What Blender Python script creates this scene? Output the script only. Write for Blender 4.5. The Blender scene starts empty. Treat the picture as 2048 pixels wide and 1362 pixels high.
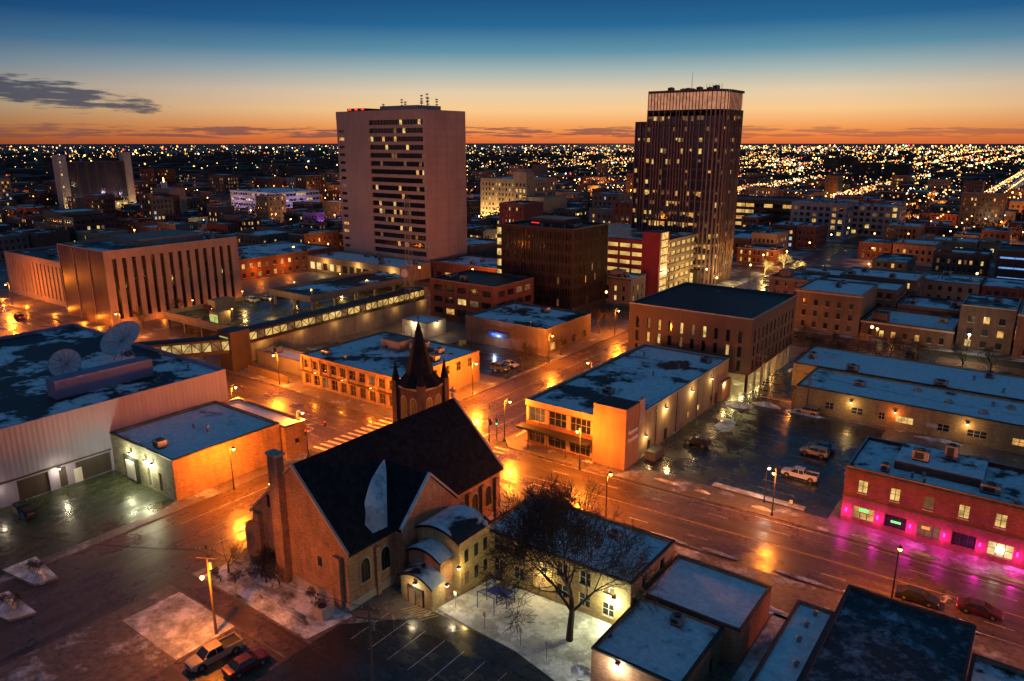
import bpy, math, random
from mathutils import Vector, Matrix
R=random.Random(11)
C=bpy.context.scene.collection
TAU=math.tau
# ------------------------------------------------------------ materials
def newmat(name):
    m=bpy.data.materials.new(name);m.use_nodes=True
    t=m.node_tree;return m,t,t.nodes['Principled BSDF']
def nd(t,typ,**k):
    n=t.nodes.new(typ)
    for a,b in k.items(): setattr(n,a,b)
    return n
def setin(t,n,key,val):
    if isinstance(val,bpy.types.NodeSocket): t.links.new(val,n.inputs[key])
    else: n.inputs[key].default_value=val
def mth(t,op,a,b=None,c=None,clamp=False):
    n=nd(t,'ShaderNodeMath',operation=op);n.use_clamp=clamp
    setin(t,n,0,a)
    if b is not None:setin(t,n,1,b)
    if c is not None:setin(t,n,2,c)
    return n.outputs[0]
def mix(t,f,a,b,mode='MIX'):
    n=nd(t,'ShaderNodeMix',data_type='RGBA',blend_type=mode)
    setin(t,n,0,f)
    for k,v in ((6,a),(7,b)):
        if isinstance(v,bpy.types.NodeSocket): t.links.new(v,n.inputs[k])
        else: n.inputs[k].default_value=(v[0],v[1],v[2],1)
    return n.outputs[2]
def noise(t,vec,scale,detail=4,rough=.55):
    n=nd(t,'ShaderNodeTexNoise');n.inputs['Scale'].default_value=scale
    n.inputs['Detail'].default_value=detail;n.inputs['Roughness'].default_value=rough
    t.links.new(vec,n.inputs['Vector']);return n.outputs[0]
def ramp(t,f,stops,interp='LINEAR'):
    n=nd(t,'ShaderNodeValToRGB');cr=n.color_ramp;cr.interpolation=interp
    while len(cr.elements)<len(stops):cr.elements.new(.5)
    for e,(p,c) in zip(cr.elements,stops):
        e.position=p;e.color=(c[0],c[1],c[2],1) if not isinstance(c,(int,float)) else (c,c,c,1)
    t.links.new(f,n.inputs[0]);return n.outputs[0]
def pos(t): return nd(t,'ShaderNodeNewGeometry').outputs['Position']
def vscale(t,v,s):
    n=nd(t,'ShaderNodeVectorMath',operation='MULTIPLY');t.links.new(v,n.inputs[0]);n.inputs[1].default_value=s
    return n.outputs[0]
def addbump(t,b,h,st,dist=.05):
    n=nd(t,'ShaderNodeBump');n.inputs['Strength'].default_value=st;n.inputs['Distance'].default_value=dist
    t.links.new(h,n.inputs['Height']);t.links.new(n.outputs[0],b.inputs['Normal'])
def M(name,col,rough=.75,var=.25,scale=.35,metal=0,kind=None,bump=0,bs=(0.45,.15),spec=.5):
    m,t,b=newmat(name);p=pos(t)
    n1=noise(t,p,scale,4,.6);n2=noise(t,vscale(t,p,(1.3,1.3,.12)),.9,3)
    f=mth(t,'ADD',mth(t,'MULTIPLY',n1,.55),mth(t,'MULTIPLY',n2,.45))
    f=ramp(t,f,[(.36,0.),(.64,1.)])
    c0=[x*(1-var) for x in col];c1=[min(1,x*(1+var)) for x in col]
    c=mix(t,f,c0,c1)
    if kind in('brick','block'):
        s=nd(t,'ShaderNodeSeparateXYZ');t.links.new(p,s.inputs[0])
        cb=nd(t,'ShaderNodeCombineXYZ');t.links.new(mth(t,'ADD',s.outputs[0],s.outputs[1]),cb.inputs[0]);t.links.new(s.outputs[2],cb.inputs[1])
        k=nd(t,'ShaderNodeTexBrick');k.inputs['Scale'].default_value=1
        k.inputs['Brick Width'].default_value=bs[0];k.inputs['Row Height'].default_value=bs[1];k.inputs['Mortar Size'].default_value=.012 if kind=='brick' else .02
        k.inputs['Color1'].default_value=(.7,.7,.7,1);k.inputs['Color2'].default_value=(1.25,1.18,1.1,1);k.inputs['Mortar'].default_value=(1.25,1.3,1.35,1) if kind=='brick' else (.6,.6,.6,1)
        t.links.new(cb.outputs[0],k.inputs['Vector'])
        c=mix(t,1.,c,k.outputs[0],'MULTIPLY')
    if kind=='corr':
        s=nd(t,'ShaderNodeSeparateXYZ');t.links.new(p,s.inputs[0])
        w=mth(t,'SINE',mth(t,'MULTIPLY',mth(t,'ADD',s.outputs[0],s.outputs[1]),TAU/.75))
        addbump(t,b,w,.3,.05)
    t.links.new(c,b.inputs['Base Color'])
    t.links.new(mth(t,'ADD',mth(t,'MULTIPLY',n1,.2),rough-.1),b.inputs['Roughness'])
    b.inputs['Metallic'].default_value=metal;b.inputs['Specular IOR Level'].default_value=spec
    return m
def E(name,col,st,var=.6,base=(.02,.02,.02),scale=.7):
    m,t,b=newmat(name);p=pos(t)
    b.inputs['Base Color'].default_value=(*base,1);b.inputs['Roughness'].default_value=.2
    b.inputs['Emission Color'].default_value=(*col,1)
    if var:
        n=noise(t,p,scale,3);f=ramp(t,n,[(.35,1-var),(.6,1.)])
        t.links.new(mth(t,'MULTIPLY',f,st),b.inputs['Emission Strength'])
    else:b.inputs['Emission Strength'].default_value=st
    m.cycles.emission_sampling='NONE';return m
def snowmat(name,under,lo,hi,scale=.12,rough_under=.5,snow=(.8,.86,.92)):
    m,t,b=newmat(name);p=pos(t)
    n=noise(t,p,scale,6,.62);n2=noise(t,p,scale*7,3,.6)
    f0=mth(t,'ADD',mth(t,'MULTIPLY',n,.82),mth(t,'MULTIPLY',n2,.18))
    f=ramp(t,f0,[(lo,0.),(hi,1.)])
    g=noise(t,p,1.3,4,.7)
    u=mix(t,ramp(t,g,[(.3,0.),(.7,1.)]),[x*.5 for x in under],[x*1.6 for x in under])
    sn=mix(t,ramp(t,g,[(.3,0.),(.65,1.)]),[x*.68 for x in snow],snow)
    sn=mix(t,ramp(t,f0,[(hi,1.),(min(1,hi+.04),0.)]),sn,[x*.6 for x in snow])
    t.links.new(mix(t,f,u,sn),b.inputs['Base Color'])
    r=mth(t,'ADD',mth(t,'MULTIPLY',f,.9-rough_under),mth(t,'ADD',mth(t,'MULTIPLY',g,.3),rough_under-.15))
    t.links.new(r,b.inputs['Roughness']);b.inputs['Specular IOR Level'].default_value=.35
    h=mth(t,'ADD',f,mth(t,'MULTIPLY',n2,.5));addbump(t,b,h,.6,.12)
    return m
def wet(name,col,pud=.5,rmin=.08,rmax=.42,stretch=(.25,1.6,1)):
    m,t,b=newmat(name);p=pos(t)
    a=noise(t,p,.16,5,.65);g=noise(t,p,1.6,5,.7);s=noise(t,vscale(t,p,stretch),.5,4)
    c=mix(t,ramp(t,g,[(.3,0.),(.7,1.)]),[x*.55 for x in col],[x*1.5 for x in col])
    c=mix(t,mth(t,'MULTIPLY',ramp(t,s,[(.4,0.),(.6,1.)]),.75),c,[x*.35 for x in col])
    c=mix(t,mth(t,'MULTIPLY',ramp(t,a,[(.4,0.),(.6,1.)]),.5),c,[x*.45 for x in col])
    v=nd(t,'ShaderNodeTexVoronoi',feature='DISTANCE_TO_EDGE');v.inputs['Scale'].default_value=.16
    w=nd(t,'ShaderNodeVectorMath',operation='ADD');t.links.new(p,w.inputs[0])
    nz=nd(t,'ShaderNodeTexNoise');nz.inputs['Scale'].default_value=.7;t.links.new(p,nz.inputs['Vector'])
    t.links.new(vscale(t,nz.outputs['Color'],(2.5,2.5,0)),w.inputs[1]);t.links.new(w.outputs[0],v.inputs['Vector'])
    c=mix(t,ramp(t,v.outputs['Distance'],[(.0,.75),(.012,0.)]),c,(.012,.012,.012))
    t.links.new(c,b.inputs['Base Color'])
    f=mth(t,'ADD',mth(t,'MULTIPLY',a,.6),mth(t,'MULTIPLY',s,.4))
    r=mth(t,'ADD',ramp(t,f,[(pud-.08,rmin),(pud+.1,rmax)]),mth(t,'MULTIPLY_ADD',g,.2,-.1))
    t.links.new(r,b.inputs['Roughness'])
    addbump(t,b,g,.5,.03)
    return m
def G_(name,col,rough=.12):
    m,t,b=newmat(name);p=pos(t)
    n=noise(t,p,.6,2);t.links.new(mix(t,n,[x*.5 for x in col],[x*1.5 for x in col]),b.inputs['Base Color'])
    b.inputs['Roughness'].default_value=rough;b.inputs['Specular IOR Level'].default_value=.6;return m
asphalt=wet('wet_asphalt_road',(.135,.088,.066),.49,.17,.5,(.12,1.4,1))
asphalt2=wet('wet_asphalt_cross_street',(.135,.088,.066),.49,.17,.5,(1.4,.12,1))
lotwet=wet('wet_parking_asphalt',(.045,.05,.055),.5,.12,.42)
concpave=wet('wet_concrete_pavement',(.06,.068,.036),.5,.15,.48,(1.2,.3,1))
sidewalk=snowmat('sidewalk_concrete',(.13,.1,.085),.54,.63,.2,.5,snow=(.6,.66,.72))
citypave=snowmat('city_block_ground',(.05,.045,.042),.46,.55,.12,.6,snow=(.4,.46,.52))
lawn_snow=snowmat('snowy_lawn',(.05,.045,.03),.38,.52,.25,.8)
bank_snow=snowmat('trodden_snow',(.12,.11,.1),.33,.53,.4,.6)
yard_snow=snowmat('playground_snow_cover',(.3,.3,.3),.33,.48,.3,.7,snow=(.8,.84,.86))
groundm=snowmat('city_ground',(.03,.027,.024),.62,.75,.03,.6,snow=(.2,.22,.26))
roof_half=snowmat('membrane_roof_half_snow',(.018,.021,.025),.44,.475,.11,.5)
roof_most=snowmat('membrane_roof_mostly_snow',(.028,.03,.034),.33,.38,.10,.5)
roof_little=snowmat('membrane_roof_little_snow',(.016,.019,.023),.505,.535,.10,.5)
roof_dark=snowmat('dark_membrane_roof',(.016,.022,.028),.62,.66,.2,.6)
roof_thin=snowmat('thin_snow_roof',(.03,.04,.052),.48,.58,.6,.7,snow=(.3,.36,.43))
slate=M('slate_shingles',(.016,.020,.027),.9,.4,.9,kind='block',bs=(.5,.3),spec=.12)
brick_tan=M('tan_brick',(.32,.18,.10),.85,.3,.4,kind='brick')
brick_yel=M('buff_brick',(.34,.26,.125),.85,.25,.4,kind='brick')
brick_red=M('red_brick',(.15,.05,.034),.85,.3,.4,kind='brick')
brick_brn=M('brown_brick',(.10,.06,.047),.85,.3,.4,kind='brick')
block_gr=M('grey_block',(.25,.23,.165),.85,.2,.4,kind='block',bs=(.8,.4))
stone=M('limestone',(.36,.32,.27),.8,.2,.4)
stucco=M('cream_stucco',(.29,.215,.14),.85,.22,.3)
stucco_p=M('peach_stucco',(.29,.17,.1),.85,.22,.3)
tan_d=M('weathered_tan_wall',(.15,.105,.075),.85,.3,.3)
grey_d=M('weathered_grey_wall',(.12,.11,.11),.85,.3,.3)
precast=M('precast_beige',(.47,.33,.26),.8,.13,.10)
marble=M('marble_panel',(.32,.22,.205),.6,.18,.15)
marble_d=M('polished_panel',(.11,.06,.05),.35,.25,.15)
lav=M('metal_siding',(.235,.205,.31),.6,.14,.1,kind='corr')
conc=M('concrete',(.2,.18,.16),.85,.25,.4)
conc_l=M('pale_concrete',(.37,.33,.3),.85,.18,.3)
white=M('white_panel',(.55,.52,.52),.6,.12,.3)
wht_d=M('dull_white_panel',(.27,.25,.26),.7,.15,.3)
dkpanel=M('dark_brown_panel',(.04,.027,.025),.5,.25,.3)
slotwall=M('brown_precast',(.085,.052,.044),.7,.2,.2)
metal=M('grey_metal',(.27,.27,.28),.45,.2,1,metal=.6)
dkmetal=M('black_metal',(.03,.03,.03),.5,.2,1,metal=.3)
whmetal=M('white_metal',(.5,.48,.52),.45,.12,1)
wood=M('weathered_wood',(.16,.11,.07),.85,.3,1.5)
bark=M('bark',(.05,.037,.03),.9,.35,3)
fir=M('conifer_needles',(.02,.035,.022),.8,.5,3)
fins=M('bronze_fins',(.24,.15,.13),.45,.15,.2,metal=.2)
paintw=M('road_paint',(.5,.46,.4),.6,.45,2.)
painty=M('yellow_paint',(.5,.34,.07),.6,.4,2.)
redp=M('red_panel',(.33,.035,.045),.6,.2,.3)
bluep=M('blue_plastic',(.03,.08,.4),.4,.15,1)
rubber=M('tyre_rubber',(.015,.015,.015),.8,.2,2)
glass=G_('dark_glass',(.015,.018,.024));glass2=G_('grey_glass',(.035,.04,.055),.1)
tglass=G_('tower_glass',(.03,.028,.06),.08)
litw=E('lit_window_warm',(1,.5,.12),.85,.7);lity=E('lit_window_yellow',(1,.66,.2),1.0,.7);litd=E('lit_window_dim',(1,.48,.18),.18)
litc=E('lit_window_cool',(.75,.85,1),.6);litp=E('lit_window_purple',(.6,.3,.9),.4);litb=E('lit_interior_bright',(1,.72,.28),1.15,.6,scale=.4)
deckl=E('lit_deck_interior',(1,.62,.17),.9,.65,scale=.25)
galy=E('gallery_interior',(1,.7,.25),.75,.75,scale=.5)
litg=E('lit_green_lobby',(.7,.85,.25),.7)
sodium=E('sodium_lamp_glow',(1,.5,.12),16,0);ledw=E('led_lamp_glow',(1,.93,.75),14,0)
mag=E('magenta_tube',(1,.02,.6),5,0);crown=E('crown_glow',(1,.42,.22),.55,.4);cyanl=E('blue_tube',(.2,.45,1),.9,.4)
redl=E('red_light',(1,.02,.01),5,0);greenl=E('green_light',(.02,1,.35),6,0);neon_g=E('green_neon',(.2,1,.25),1.5,.3);neon_o=E('orange_neon',(1,.2,.03),2,.3)
def pick(p=.15,kinds=(litw,lity,litd)):
    return lambda: R.choice(kinds) if R.random()<p else (glass if R.random()<.7 else glass2)
# ------------------------------------------------------------ mesh helpers
class P:
    def __init__(s): s.v=[];s.f=[];s.m=[];s.ml=[];s.ix={}
    def mi(s,m):
        if m.name not in s.ix: s.ix[m.name]=len(s.ml);s.ml.append(m)
        return s.ix[m.name]
    def q(s,pts,m):
        b=len(s.v);s.v.extend(pts);s.f.append(tuple(range(b,b+len(pts))));s.m.append(s.mi(m))
    def box(s,x0,x1,y0,y1,z0,z1,m,bottom=True,top=None):
        a=(x0,y0,z0),(x1,y0,z0),(x1,y1,z0),(x0,y1,z0),(x0,y0,z1),(x1,y0,z1),(x1,y1,z1),(x0,y1,z1)
        b=len(s.v);s.v.extend(a);k=s.mi(m);kt=s.mi(top) if top else k
        fs=[(0,1,5,4),(1,2,6,5),(2,3,7,6),(3,0,4,7)]
        for f in fs:s.f.append(tuple(b+i for i in f));s.m.append(k)
        s.f.append((b+4,b+5,b+6,b+7));s.m.append(kt)
        if bottom:s.f.append((b+3,b+2,b+1,b));s.m.append(k)
    def cone(s,p0,p1,r0,r1,n,m,caps=True):
        p0=Vector(p0);p1=Vector(p1);d=(p1-p0).normalized()
        a=d.orthogonal().normalized();c=d.cross(a);b=len(s.v);k=s.mi(m)
        for i in range(n):
            t=TAU*i/n;o=a*math.cos(t)+c*math.sin(t)
            s.v.append(tuple(p0+o*r0));s.v.append(tuple(p1+o*r1))
        for i in range(n):
            j=(i+1)%n;s.f.append((b+2*i,b+2*j,b+2*j+1,b+2*i+1));s.m.append(k)
        if caps:
            s.f.append(tuple(b+2*i+1 for i in range(n)));s.m.append(k)
            s.f.append(tuple(b+2*i for i in reversed(range(n))));s.m.append(k)
    def ball(s,c,r,m,n=8,h=5,sz=1):
        b=len(s.v);k=s.mi(m)
        for i in range(h+1):
            ph=math.pi*i/h
            for j in range(n):
                t=TAU*j/n;s.v.append((c[0]+r*math.sin(ph)*math.cos(t),c[1]+r*math.sin(ph)*math.sin(t),c[2]+r*sz*math.cos(ph)))
        for i in range(h):
            for j in range(n):
                j2=(j+1)%n;s.f.append((b+i*n+j,b+(i+1)*n+j,b+(i+1)*n+j2,b+i*n+j2));s.m.append(k)
    def mesh(s,name,smooth=False):
        me=bpy.data.meshes.new(name);me.from_pydata(s.v,[],s.f)
        for m in s.ml:me.materials.append(m)
        me.polygons.foreach_set('material_index',s.m)
        if smooth: me.polygons.foreach_set('use_smooth',[True]*len(s.f))
        me.update();return me
    def obj(s,name,parent=None,smooth=False,loc=None,rot=0):
        o=bpy.data.objects.new(name,s.mesh(name,smooth));C.objects.link(o)
        if parent:o.parent=parent
        if loc:o.location=loc
        if rot:o.rotation_euler=(0,0,rot)
        return o
def empty(name,loc=(0,0,0),rot=0):
    o=bpy.data.objects.new(name,None);o.location=loc;o.rotation_euler=(0,0,rot);o.empty_display_size=1;C.objects.link(o);return o
def light(loc,e,col,parent=None,r=.25,name='lamp_light',spot=None):
    l=bpy.data.lights.new(name,'POINT');l.energy=e;l.color=col;l.shadow_soft_size=r
    o=bpy.data.objects.new(name,l);o.location=loc;C.objects.link(o)
    if parent:o.parent=parent
    return o
def sheet(name,pts,z,m):
    p=P();p.q([(x,y,z) for x,y in pts],m);return p.obj(name)
def slab(name,pts,z,m,kerb=None):
    p=P();p.q([(x,y,z) for x,y in pts],m)
    n=len(pts)
    for i in range(n):
        a=pts[i];b=pts[(i+1)%n];p.q([(a[0],a[1],0),(b[0],b[1],0),(b[0],b[1],z),(a[0],a[1],z)],kerb or m)
    return p.obj(name)
# ------------------------------------------------------------ facade / building
def facade(p,p0,u,w,z0,z1,wall,spec):
    n=(u[1],-u[0])
    def pt(s,z,d=0): return (p0[0]+u[0]*s-n[0]*d,p0[1]+u[1]*s-n[1]*d,z)
    if not spec: p.q([pt(0,z0),pt(w,z0),pt(w,z1),pt(0,z1)],wall);return
    rows=[r for r in spec['rows'] if r[0]>=z0 and r[1]<=z1-.01];cols=[c for c in spec['cols'] if c[0]>=0 and c[1]<=w];D=spec.get('d',.25);g=spec['g'];fr=spec.get('frame');sp=spec.get('span');rc=spec.get('reveal',wall);sill=spec.get('sill')
    zc=z0
    for a,b in rows:
        if a>zc+1e-4:p.q([pt(0,zc),pt(w,zc),pt(w,a),pt(0,a)],wall)
        sc=0
        for c,d in cols:
            if c>sc+1e-4:p.q([pt(sc,a),pt(c,a),pt(c,b),pt(sc,b)],sp or wall)
            p.q([pt(c,a,D),pt(d,a,D),pt(d,b,D),pt(c,b,D)],g())
            p.q([pt(c,a),pt(d,a),pt(d,a,D),pt(c,a,D)],rc);p.q([pt(c,b,D),pt(d,b,D),pt(d,b),pt(c,b)],rc)
            p.q([pt(c,a),pt(c,a,D),pt(c,b,D),pt(c,b)],rc);p.q([pt(d,a,D),pt(d,a),pt(d,b),pt(d,b,D)],rc)
            if sill:
                p.q([pt(c-.1,a-.18,-.06),pt(d+.1,a-.18,-.06),pt(d+.1,a,-.06),pt(c-.1,a,-.06)],sill);p.q([pt(c-.1,a,-.06),pt(d+.1,a,-.06),pt(d+.1,a+.001,0),pt(c-.1,a+.001,0)],sill)
            if fr:
                D2=D-.06;nb=max(1,int((d-c)/1.3))
                for i in range(1,nb+1 if nb>1 else 2):
                    s=c+(d-c)*i/(nb+1 if nb>1 else 2)
                    p.q([pt(s-.05,a,D2),pt(s+.05,a,D2),pt(s+.05,b,D2),pt(s-.05,b,D2)],fr)
                zz=(a+b)/2;p.q([pt(c,zz-.04,D2-.004),pt(d,zz-.04,D2-.004),pt(d,zz+.04,D2-.004),pt(c,zz+.04,D2-.004)],fr)
            sc=d
        if w>sc+1e-4:p.q([pt(sc,a),pt(w,a),pt(w,b),pt(sc,b)],sp or wall)
        zc=b
    if z1>zc:p.q([pt(0,zc),pt(w,zc),pt(w,z1),pt(0,z1)],wall)
def cols(w,n,ww,m=1.): 
    st=(w-2*m)/n;return [(m+st*(i+.5)-ww/2,m+st*(i+.5)+ww/2) for i in range(n)]
def rows(n,z,fh,wh): return [(z+fh*i,z+fh*i+wh) for i in range(n)]
def hvac(p,x,y,z,a=2.2,b=1.6,h=1.3):
    p.box(x-a/2,x+a/2,y-b/2,y+b/2,z+.25,z+h,metal)
    p.box(x-a/2+.1,x+a/2-.1,y-b/2+.1,y+b/2-.1,z,z+.25,dkmetal)
    p.cone((x,y,z+h),(x,y,z+h+.18),min(a,b)*.33,min(a,b)*.33,10,dkmetal)
    p.box(x-a*.35,x+a*.2,y-b/2-.03,y-b/2,z+.4,z+h-.2,dkmetal)
def vent(p,x,y,z,h=.8,r=.2):
    p.cone((x,y,z),(x,y,z+h),r,r,8,metal);p.cone((x,y,z+h),(x,y,z+h+.2),r*1.6,r*.4,8,metal)
EXC=[]
def bldg(name,x0,x1,y0,y1,h,wall,roof,front=None,side=None,par=.5,z0=0,cope=None,equip=0,left=None,back=None,th=.3,sidewall=None):
    e=empty(name,((x0+x1)/2,(y0+y1)/2,0));ox,oy=(x0+x1)/2,(y0+y1)/2
    EXC.append((x0-3,x1+3,y0-3,y1+3))
    x0-=ox;x1-=ox;y0-=oy;y1-=oy
    p=P();w=x1-x0;d=y1-y0;sw=sidewall or wall
    facade(p,(x0,y0),(1,0),w,z0,h,wall,front);facade(p,(x1,y0),(0,1),d,z0,h,sw,side)
    facade(p,(x1,y1),(-1,0),w,z0,h,wall,back);facade(p,(x0,y1),(0,-1),d,z0,h,sw,left)
    if z0>0:p.q([(x0,y0,z0),(x0,y1,z0),(x1,y1,z0),(x1,y0,z0)],wall)
    p.obj('walls',e)
    r=P();zr=h-par;cp=cope or conc
    r.q([(x0+th,y0+th,zr),(x1-th,y0+th,zr),(x1-th,y1-th,zr),(x0+th,y1-th,zr)],roof)
    o=.06;ring=[((x0-o,y0-o),(x1+o,y0-o),(x1-th,y0+th),(x0+th,y0+th)),((x1+o,y0-o),(x1+o,y1+o),(x1-th,y1-th),(x1-th,y0+th)),((x1+o,y1+o),(x0-o,y1+o),(x0+th,y1-th),(x1-th,y1-th)),((x0-o,y1+o),(x0-o,y0-o),(x0+th,y0+th),(x0+th,y1-th))]
    zt=h+.08
    for k in ring:
        r.q([(a,b,zt) for a,b in k],cp)
        r.q([(k[0][0],k[0][1],h-.12),(k[1][0],k[1][1],h-.12),(k[1][0],k[1][1],zt),(k[0][0],k[0][1],zt)],cp)
        r.q([(k[3][0],k[3][1],zt),(k[2][0],k[2][1],zt),(k[2][0],k[2][1],zr),(k[3][0],k[3][1],zr)],wall)
    for i in range(equip):
        ax=R.uniform(x0+2.,x1-2.);ay=R.uniform(y0+2.,y1-2.)
        if R.random()<.55:hvac(r,ax,ay,zr,R.uniform(1.4,3),R.uniform(1.2,2.2),R.uniform(.9,1.7))
        else:vent(r,ax,ay,zr,R.uniform(.5,1.1),R.uniform(.15,.3))
    r.obj('roof',e)
    return e,(ox,oy)
def attach(p,name,e,o=None,smooth=False):
    ob=p.obj(name,e,smooth);ob.location=(-e.location.x,-e.location.y,-e.location.z);return ob
def walllamp(e,x,y,z,en,col,n=(0,-1),mat=None):
    p=P();p.box(x-.2,x+.2,y-.2,y+.2,z,z+.25,dkmetal);p.box(x-.15,x+.15,y-.15,y+.15,z-.08,z-.003,mat or ledw);attach(p,'wall_lamp',e)
    l=light((x+n[0]*.7-e.location.x,y+n[1]*.7-e.location.y,z-.35),en,col,e,.15)
# ------------------------------------------------------------ ground, roads
sheet('ground',[(-30000,-3000),(30000,-3000),(30000,40000),(-30000,40000)],-.02,groundm)
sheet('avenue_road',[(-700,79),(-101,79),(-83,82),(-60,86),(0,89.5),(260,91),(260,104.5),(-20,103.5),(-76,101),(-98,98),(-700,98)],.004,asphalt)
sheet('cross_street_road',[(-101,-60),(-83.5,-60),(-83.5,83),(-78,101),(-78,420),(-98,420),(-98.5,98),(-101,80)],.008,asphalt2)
K=conc
slab('church_block_pavement',[(-83.5,-40),(260,-40),(260,90.9),(0,89.4),(-60,85.9),(-80,82.4),(-83.5,79)],.13,sidewalk,K)
slab('hall_block_pavement',[(-700,-40),(-101,-40),(-101,76),(-104,79),(-700,79)],.13,sidewalk,K)
slab('office_block_pavement',[(-700,98),(-101.5,98),(-98.5,101),(-98.5,203),(-700,203)],.13,sidewalk,K)
slab('corner_block_pavement',[(-78,104),(-75,101),(-20,103.5),(260,104.5),(260,203),(-78,203)],.13,sidewalk,K)
sheet('wet_loading_yard',[(-123.3,-40),(-103,-40),(-103,50),(-104,53.5),(-123.3,53.5)],.136,concpave)
sheet('parking_lot_surface',[(-53.3,107.5),(-21,107.5),(-21,151),(-39,151),(-40,156),(-53.3,156)],.136,lotwet)
sheet('parking_lot_east',[(-50,157),(-40,157),(-40,203),(-50,203)],.137,lotwet)
sheet('church_parking_surface',[(-60,10),(-32.6,10),(-32.6,56.3),(-53,56.3),(-53,55),(-58,50),(-60,48)],.136,lotwet)
sheet('playground_snow',[(-53,57),(-51.5,65.9),(-32.4,66.9),(-31.8,57),(-33,56.5),(-33.5,54.6),(-36,55.2),(-41,56.3),(-48,56.6)],.145,yard_snow)
sheet('church_lawn_snow',[(-82,44),(-61,44),(-60,50),(-61.5,50.4),(-82,50.4)],.14,lawn_snow)
sheet('corner_lawn_snow',[(-81,33.5),(-69.5,33.5),(-69.5,40.6),(-81,40.6)],.14,bank_snow)
sheet('alley_surface',[(-83.5,40.8),(-60,40.8),(-60,43.7),(-83.5,43.7)],.141,asphalt)
sheet('street_parking_surface',[(-69.3,20),(-60,20),(-60,40.6),(-69.3,40.6)],.139,asphalt)
sheet('side_yard_snow',[(-20.2,58),(-17.2,58),(-17.2,80),(-20.2,80)],.14,bank_snow)
sheet('verge_snow',[(-53,78.6),(-14,79.6),(-14,81),(-53,80.5)],.14,bank_snow)
sheet('convention_lot_surface',[(-131,133),(-99.5,133),(-99.5,154.5),(-131,154.5)],.139,lotwet)
sheet('tower_plaza_surface',[(-98.6,204),(-20,204),(-20,224),(-98.6,224)],.012,lotwet)
slab('parking_island',[(-39,107.8),(-24.5,107.8),(-24.5,109.2),(-39,109.2)],.3,bank_snow,K)
slab('planting_island',[(-104,29.5),(-97,30.5),(-96,33),(-104,33.5)],.3,bank_snow,K)
slab('planting_island',[(-99,24),(-91.5,25.6),(-90.5,28.2),(-98,28)],.3,bank_snow,K)
def mound(name,x,y,rx,ry,h,seed):
    r=random.Random(seed);p=P();n=20;rings=[]
    for k in range(5):
        q=1-k/4;rings.append([(x+rx*q*math.cos(TAU*i/n)*r.uniform(.85,1.15),y+ry*q*math.sin(TAU*i/n)*r.uniform(.85,1.15),.14+h*(1-q**2)*r.uniform(.7,1.1)) for i in range(n)])
    for a,b in zip(rings,rings[1:]):
        for i in range(n):p.q([a[i],a[(i+1)%n],b[(i+1)%n],b[i]],bank_snow)
    p.obj(name,None,True)
ML=[(-18.6,64,1.3,5,.8),(-18.6,74,1.2,4,.7),(-33.6,58,1.,1.,.5),(-72,46,5,1.6,.5),(-78,47,3,1.5,.5),(-66,45.6,3,1.2,.5),(-52.5,115,.9,3,.8),(-44,151,3,1,.9),(-36,150.6,4,.9,.8),(-22,130,.9,8,.7),(-99,31.5,2.6,1.,.6),(-95,26.6,2.6,1,.6),(-40,80,7,.8,.5),(-24,80.4,5,.7,.5),(-60,104,1,.4,.3),(-47,135,1.6,4,.25),(-49,148,3,2,.8),(-12,151,4,.6,.5)]
for x in range(-56,20,9):ML.append((x+R.uniform(-2,2),87.6+(x+56)*.045,R.uniform(1.5,4),.35,.3))
for x in range(-46,-22,8):ML.append((x+R.uniform(-2,2),104.9,R.uniform(1.5,3),.4,.35))
for x in range(-14,20,8):ML.append((x+R.uniform(-2,2),104.8,R.uniform(1.5,3),.35,.28))
for y in range(52,78,7):ML.append((-82.9,y,.35,R.uniform(1.5,3),.3))
for y in range(110,195,12):ML.append((-77,y,.4,R.uniform(2,4),.35))
for i,(x,y,rx,ry,h) in enumerate(ML):mound('snow_pile',x,y,rx,ry,h,i)
mk=P();z=.02
def line(x0,y0,x1,y1,w=.13,m=paintw,zz=None):
    d=Vector((x1-x0,y1-y0)).normalized();n=Vector((-d.y,d.x))*w/2;q=zz or z
    mk.q([(x0-n.x,y0-n.y,q),(x1-n.x,y1-n.y,q),(x1+n.x,y1+n.y,q),(x0+n.x,y0+n.y,q)],m)
def av(x,f):
    def L(tab):
        for (a,b),(c,d) in zip(tab,tab[1:]):
            if a<=x<=c:return b+(d-b)*(x-a)/(c-a)
        return tab[-1][1]
    lo=L([(-700,79),(-101,79),(-83,82),(-60,86),(0,89.5),(260,91)]);hi=L([(-700,98),(-98,98),(-76,101),(-20,103.5),(260,104.5)])
    return lo+(hi-lo)*f
for f in (.25,.5,.75):
    x=-72
    while x<120:
        if f==.5: line(x,av(x,f),x+6,av(x+6,f),.15,painty);x+=6
        else: line(x,av(x,f),x+3,av(x+3,f));x+=9
    x=-107
    while x>-330:
        if f==.5: line(x-6,av(x-6,f),x,av(x,f),.15,painty);x-=6
        else: line(x-3,av(x-3,f),x,av(x,f));x-=9
for f in (.06,.94):
    x=-70
    while x<120: line(x,av(x,f),x+6,av(x+6,f),.1);x+=6
for i in range(11):
    y=80.3+i*1.65;line(-104.2,y,-100.9,y+.3,.7)
    y=83.6+i*1.6;line(-77.2,y+.2,-74.2,y+.4,.6)
for i in range(9):
    line(-98+i*2,99.8+i*.25,-98+i*2,102.5+i*.25,.6);
line(-92.3,50,-92.3,78,.15,painty);line(-97,50,-97,76);line(-88,50,-88,76)
line(-88,106,-88,200,.15,painty);line(-93,108,-93,200);line(-83,108,-83,200)
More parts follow.
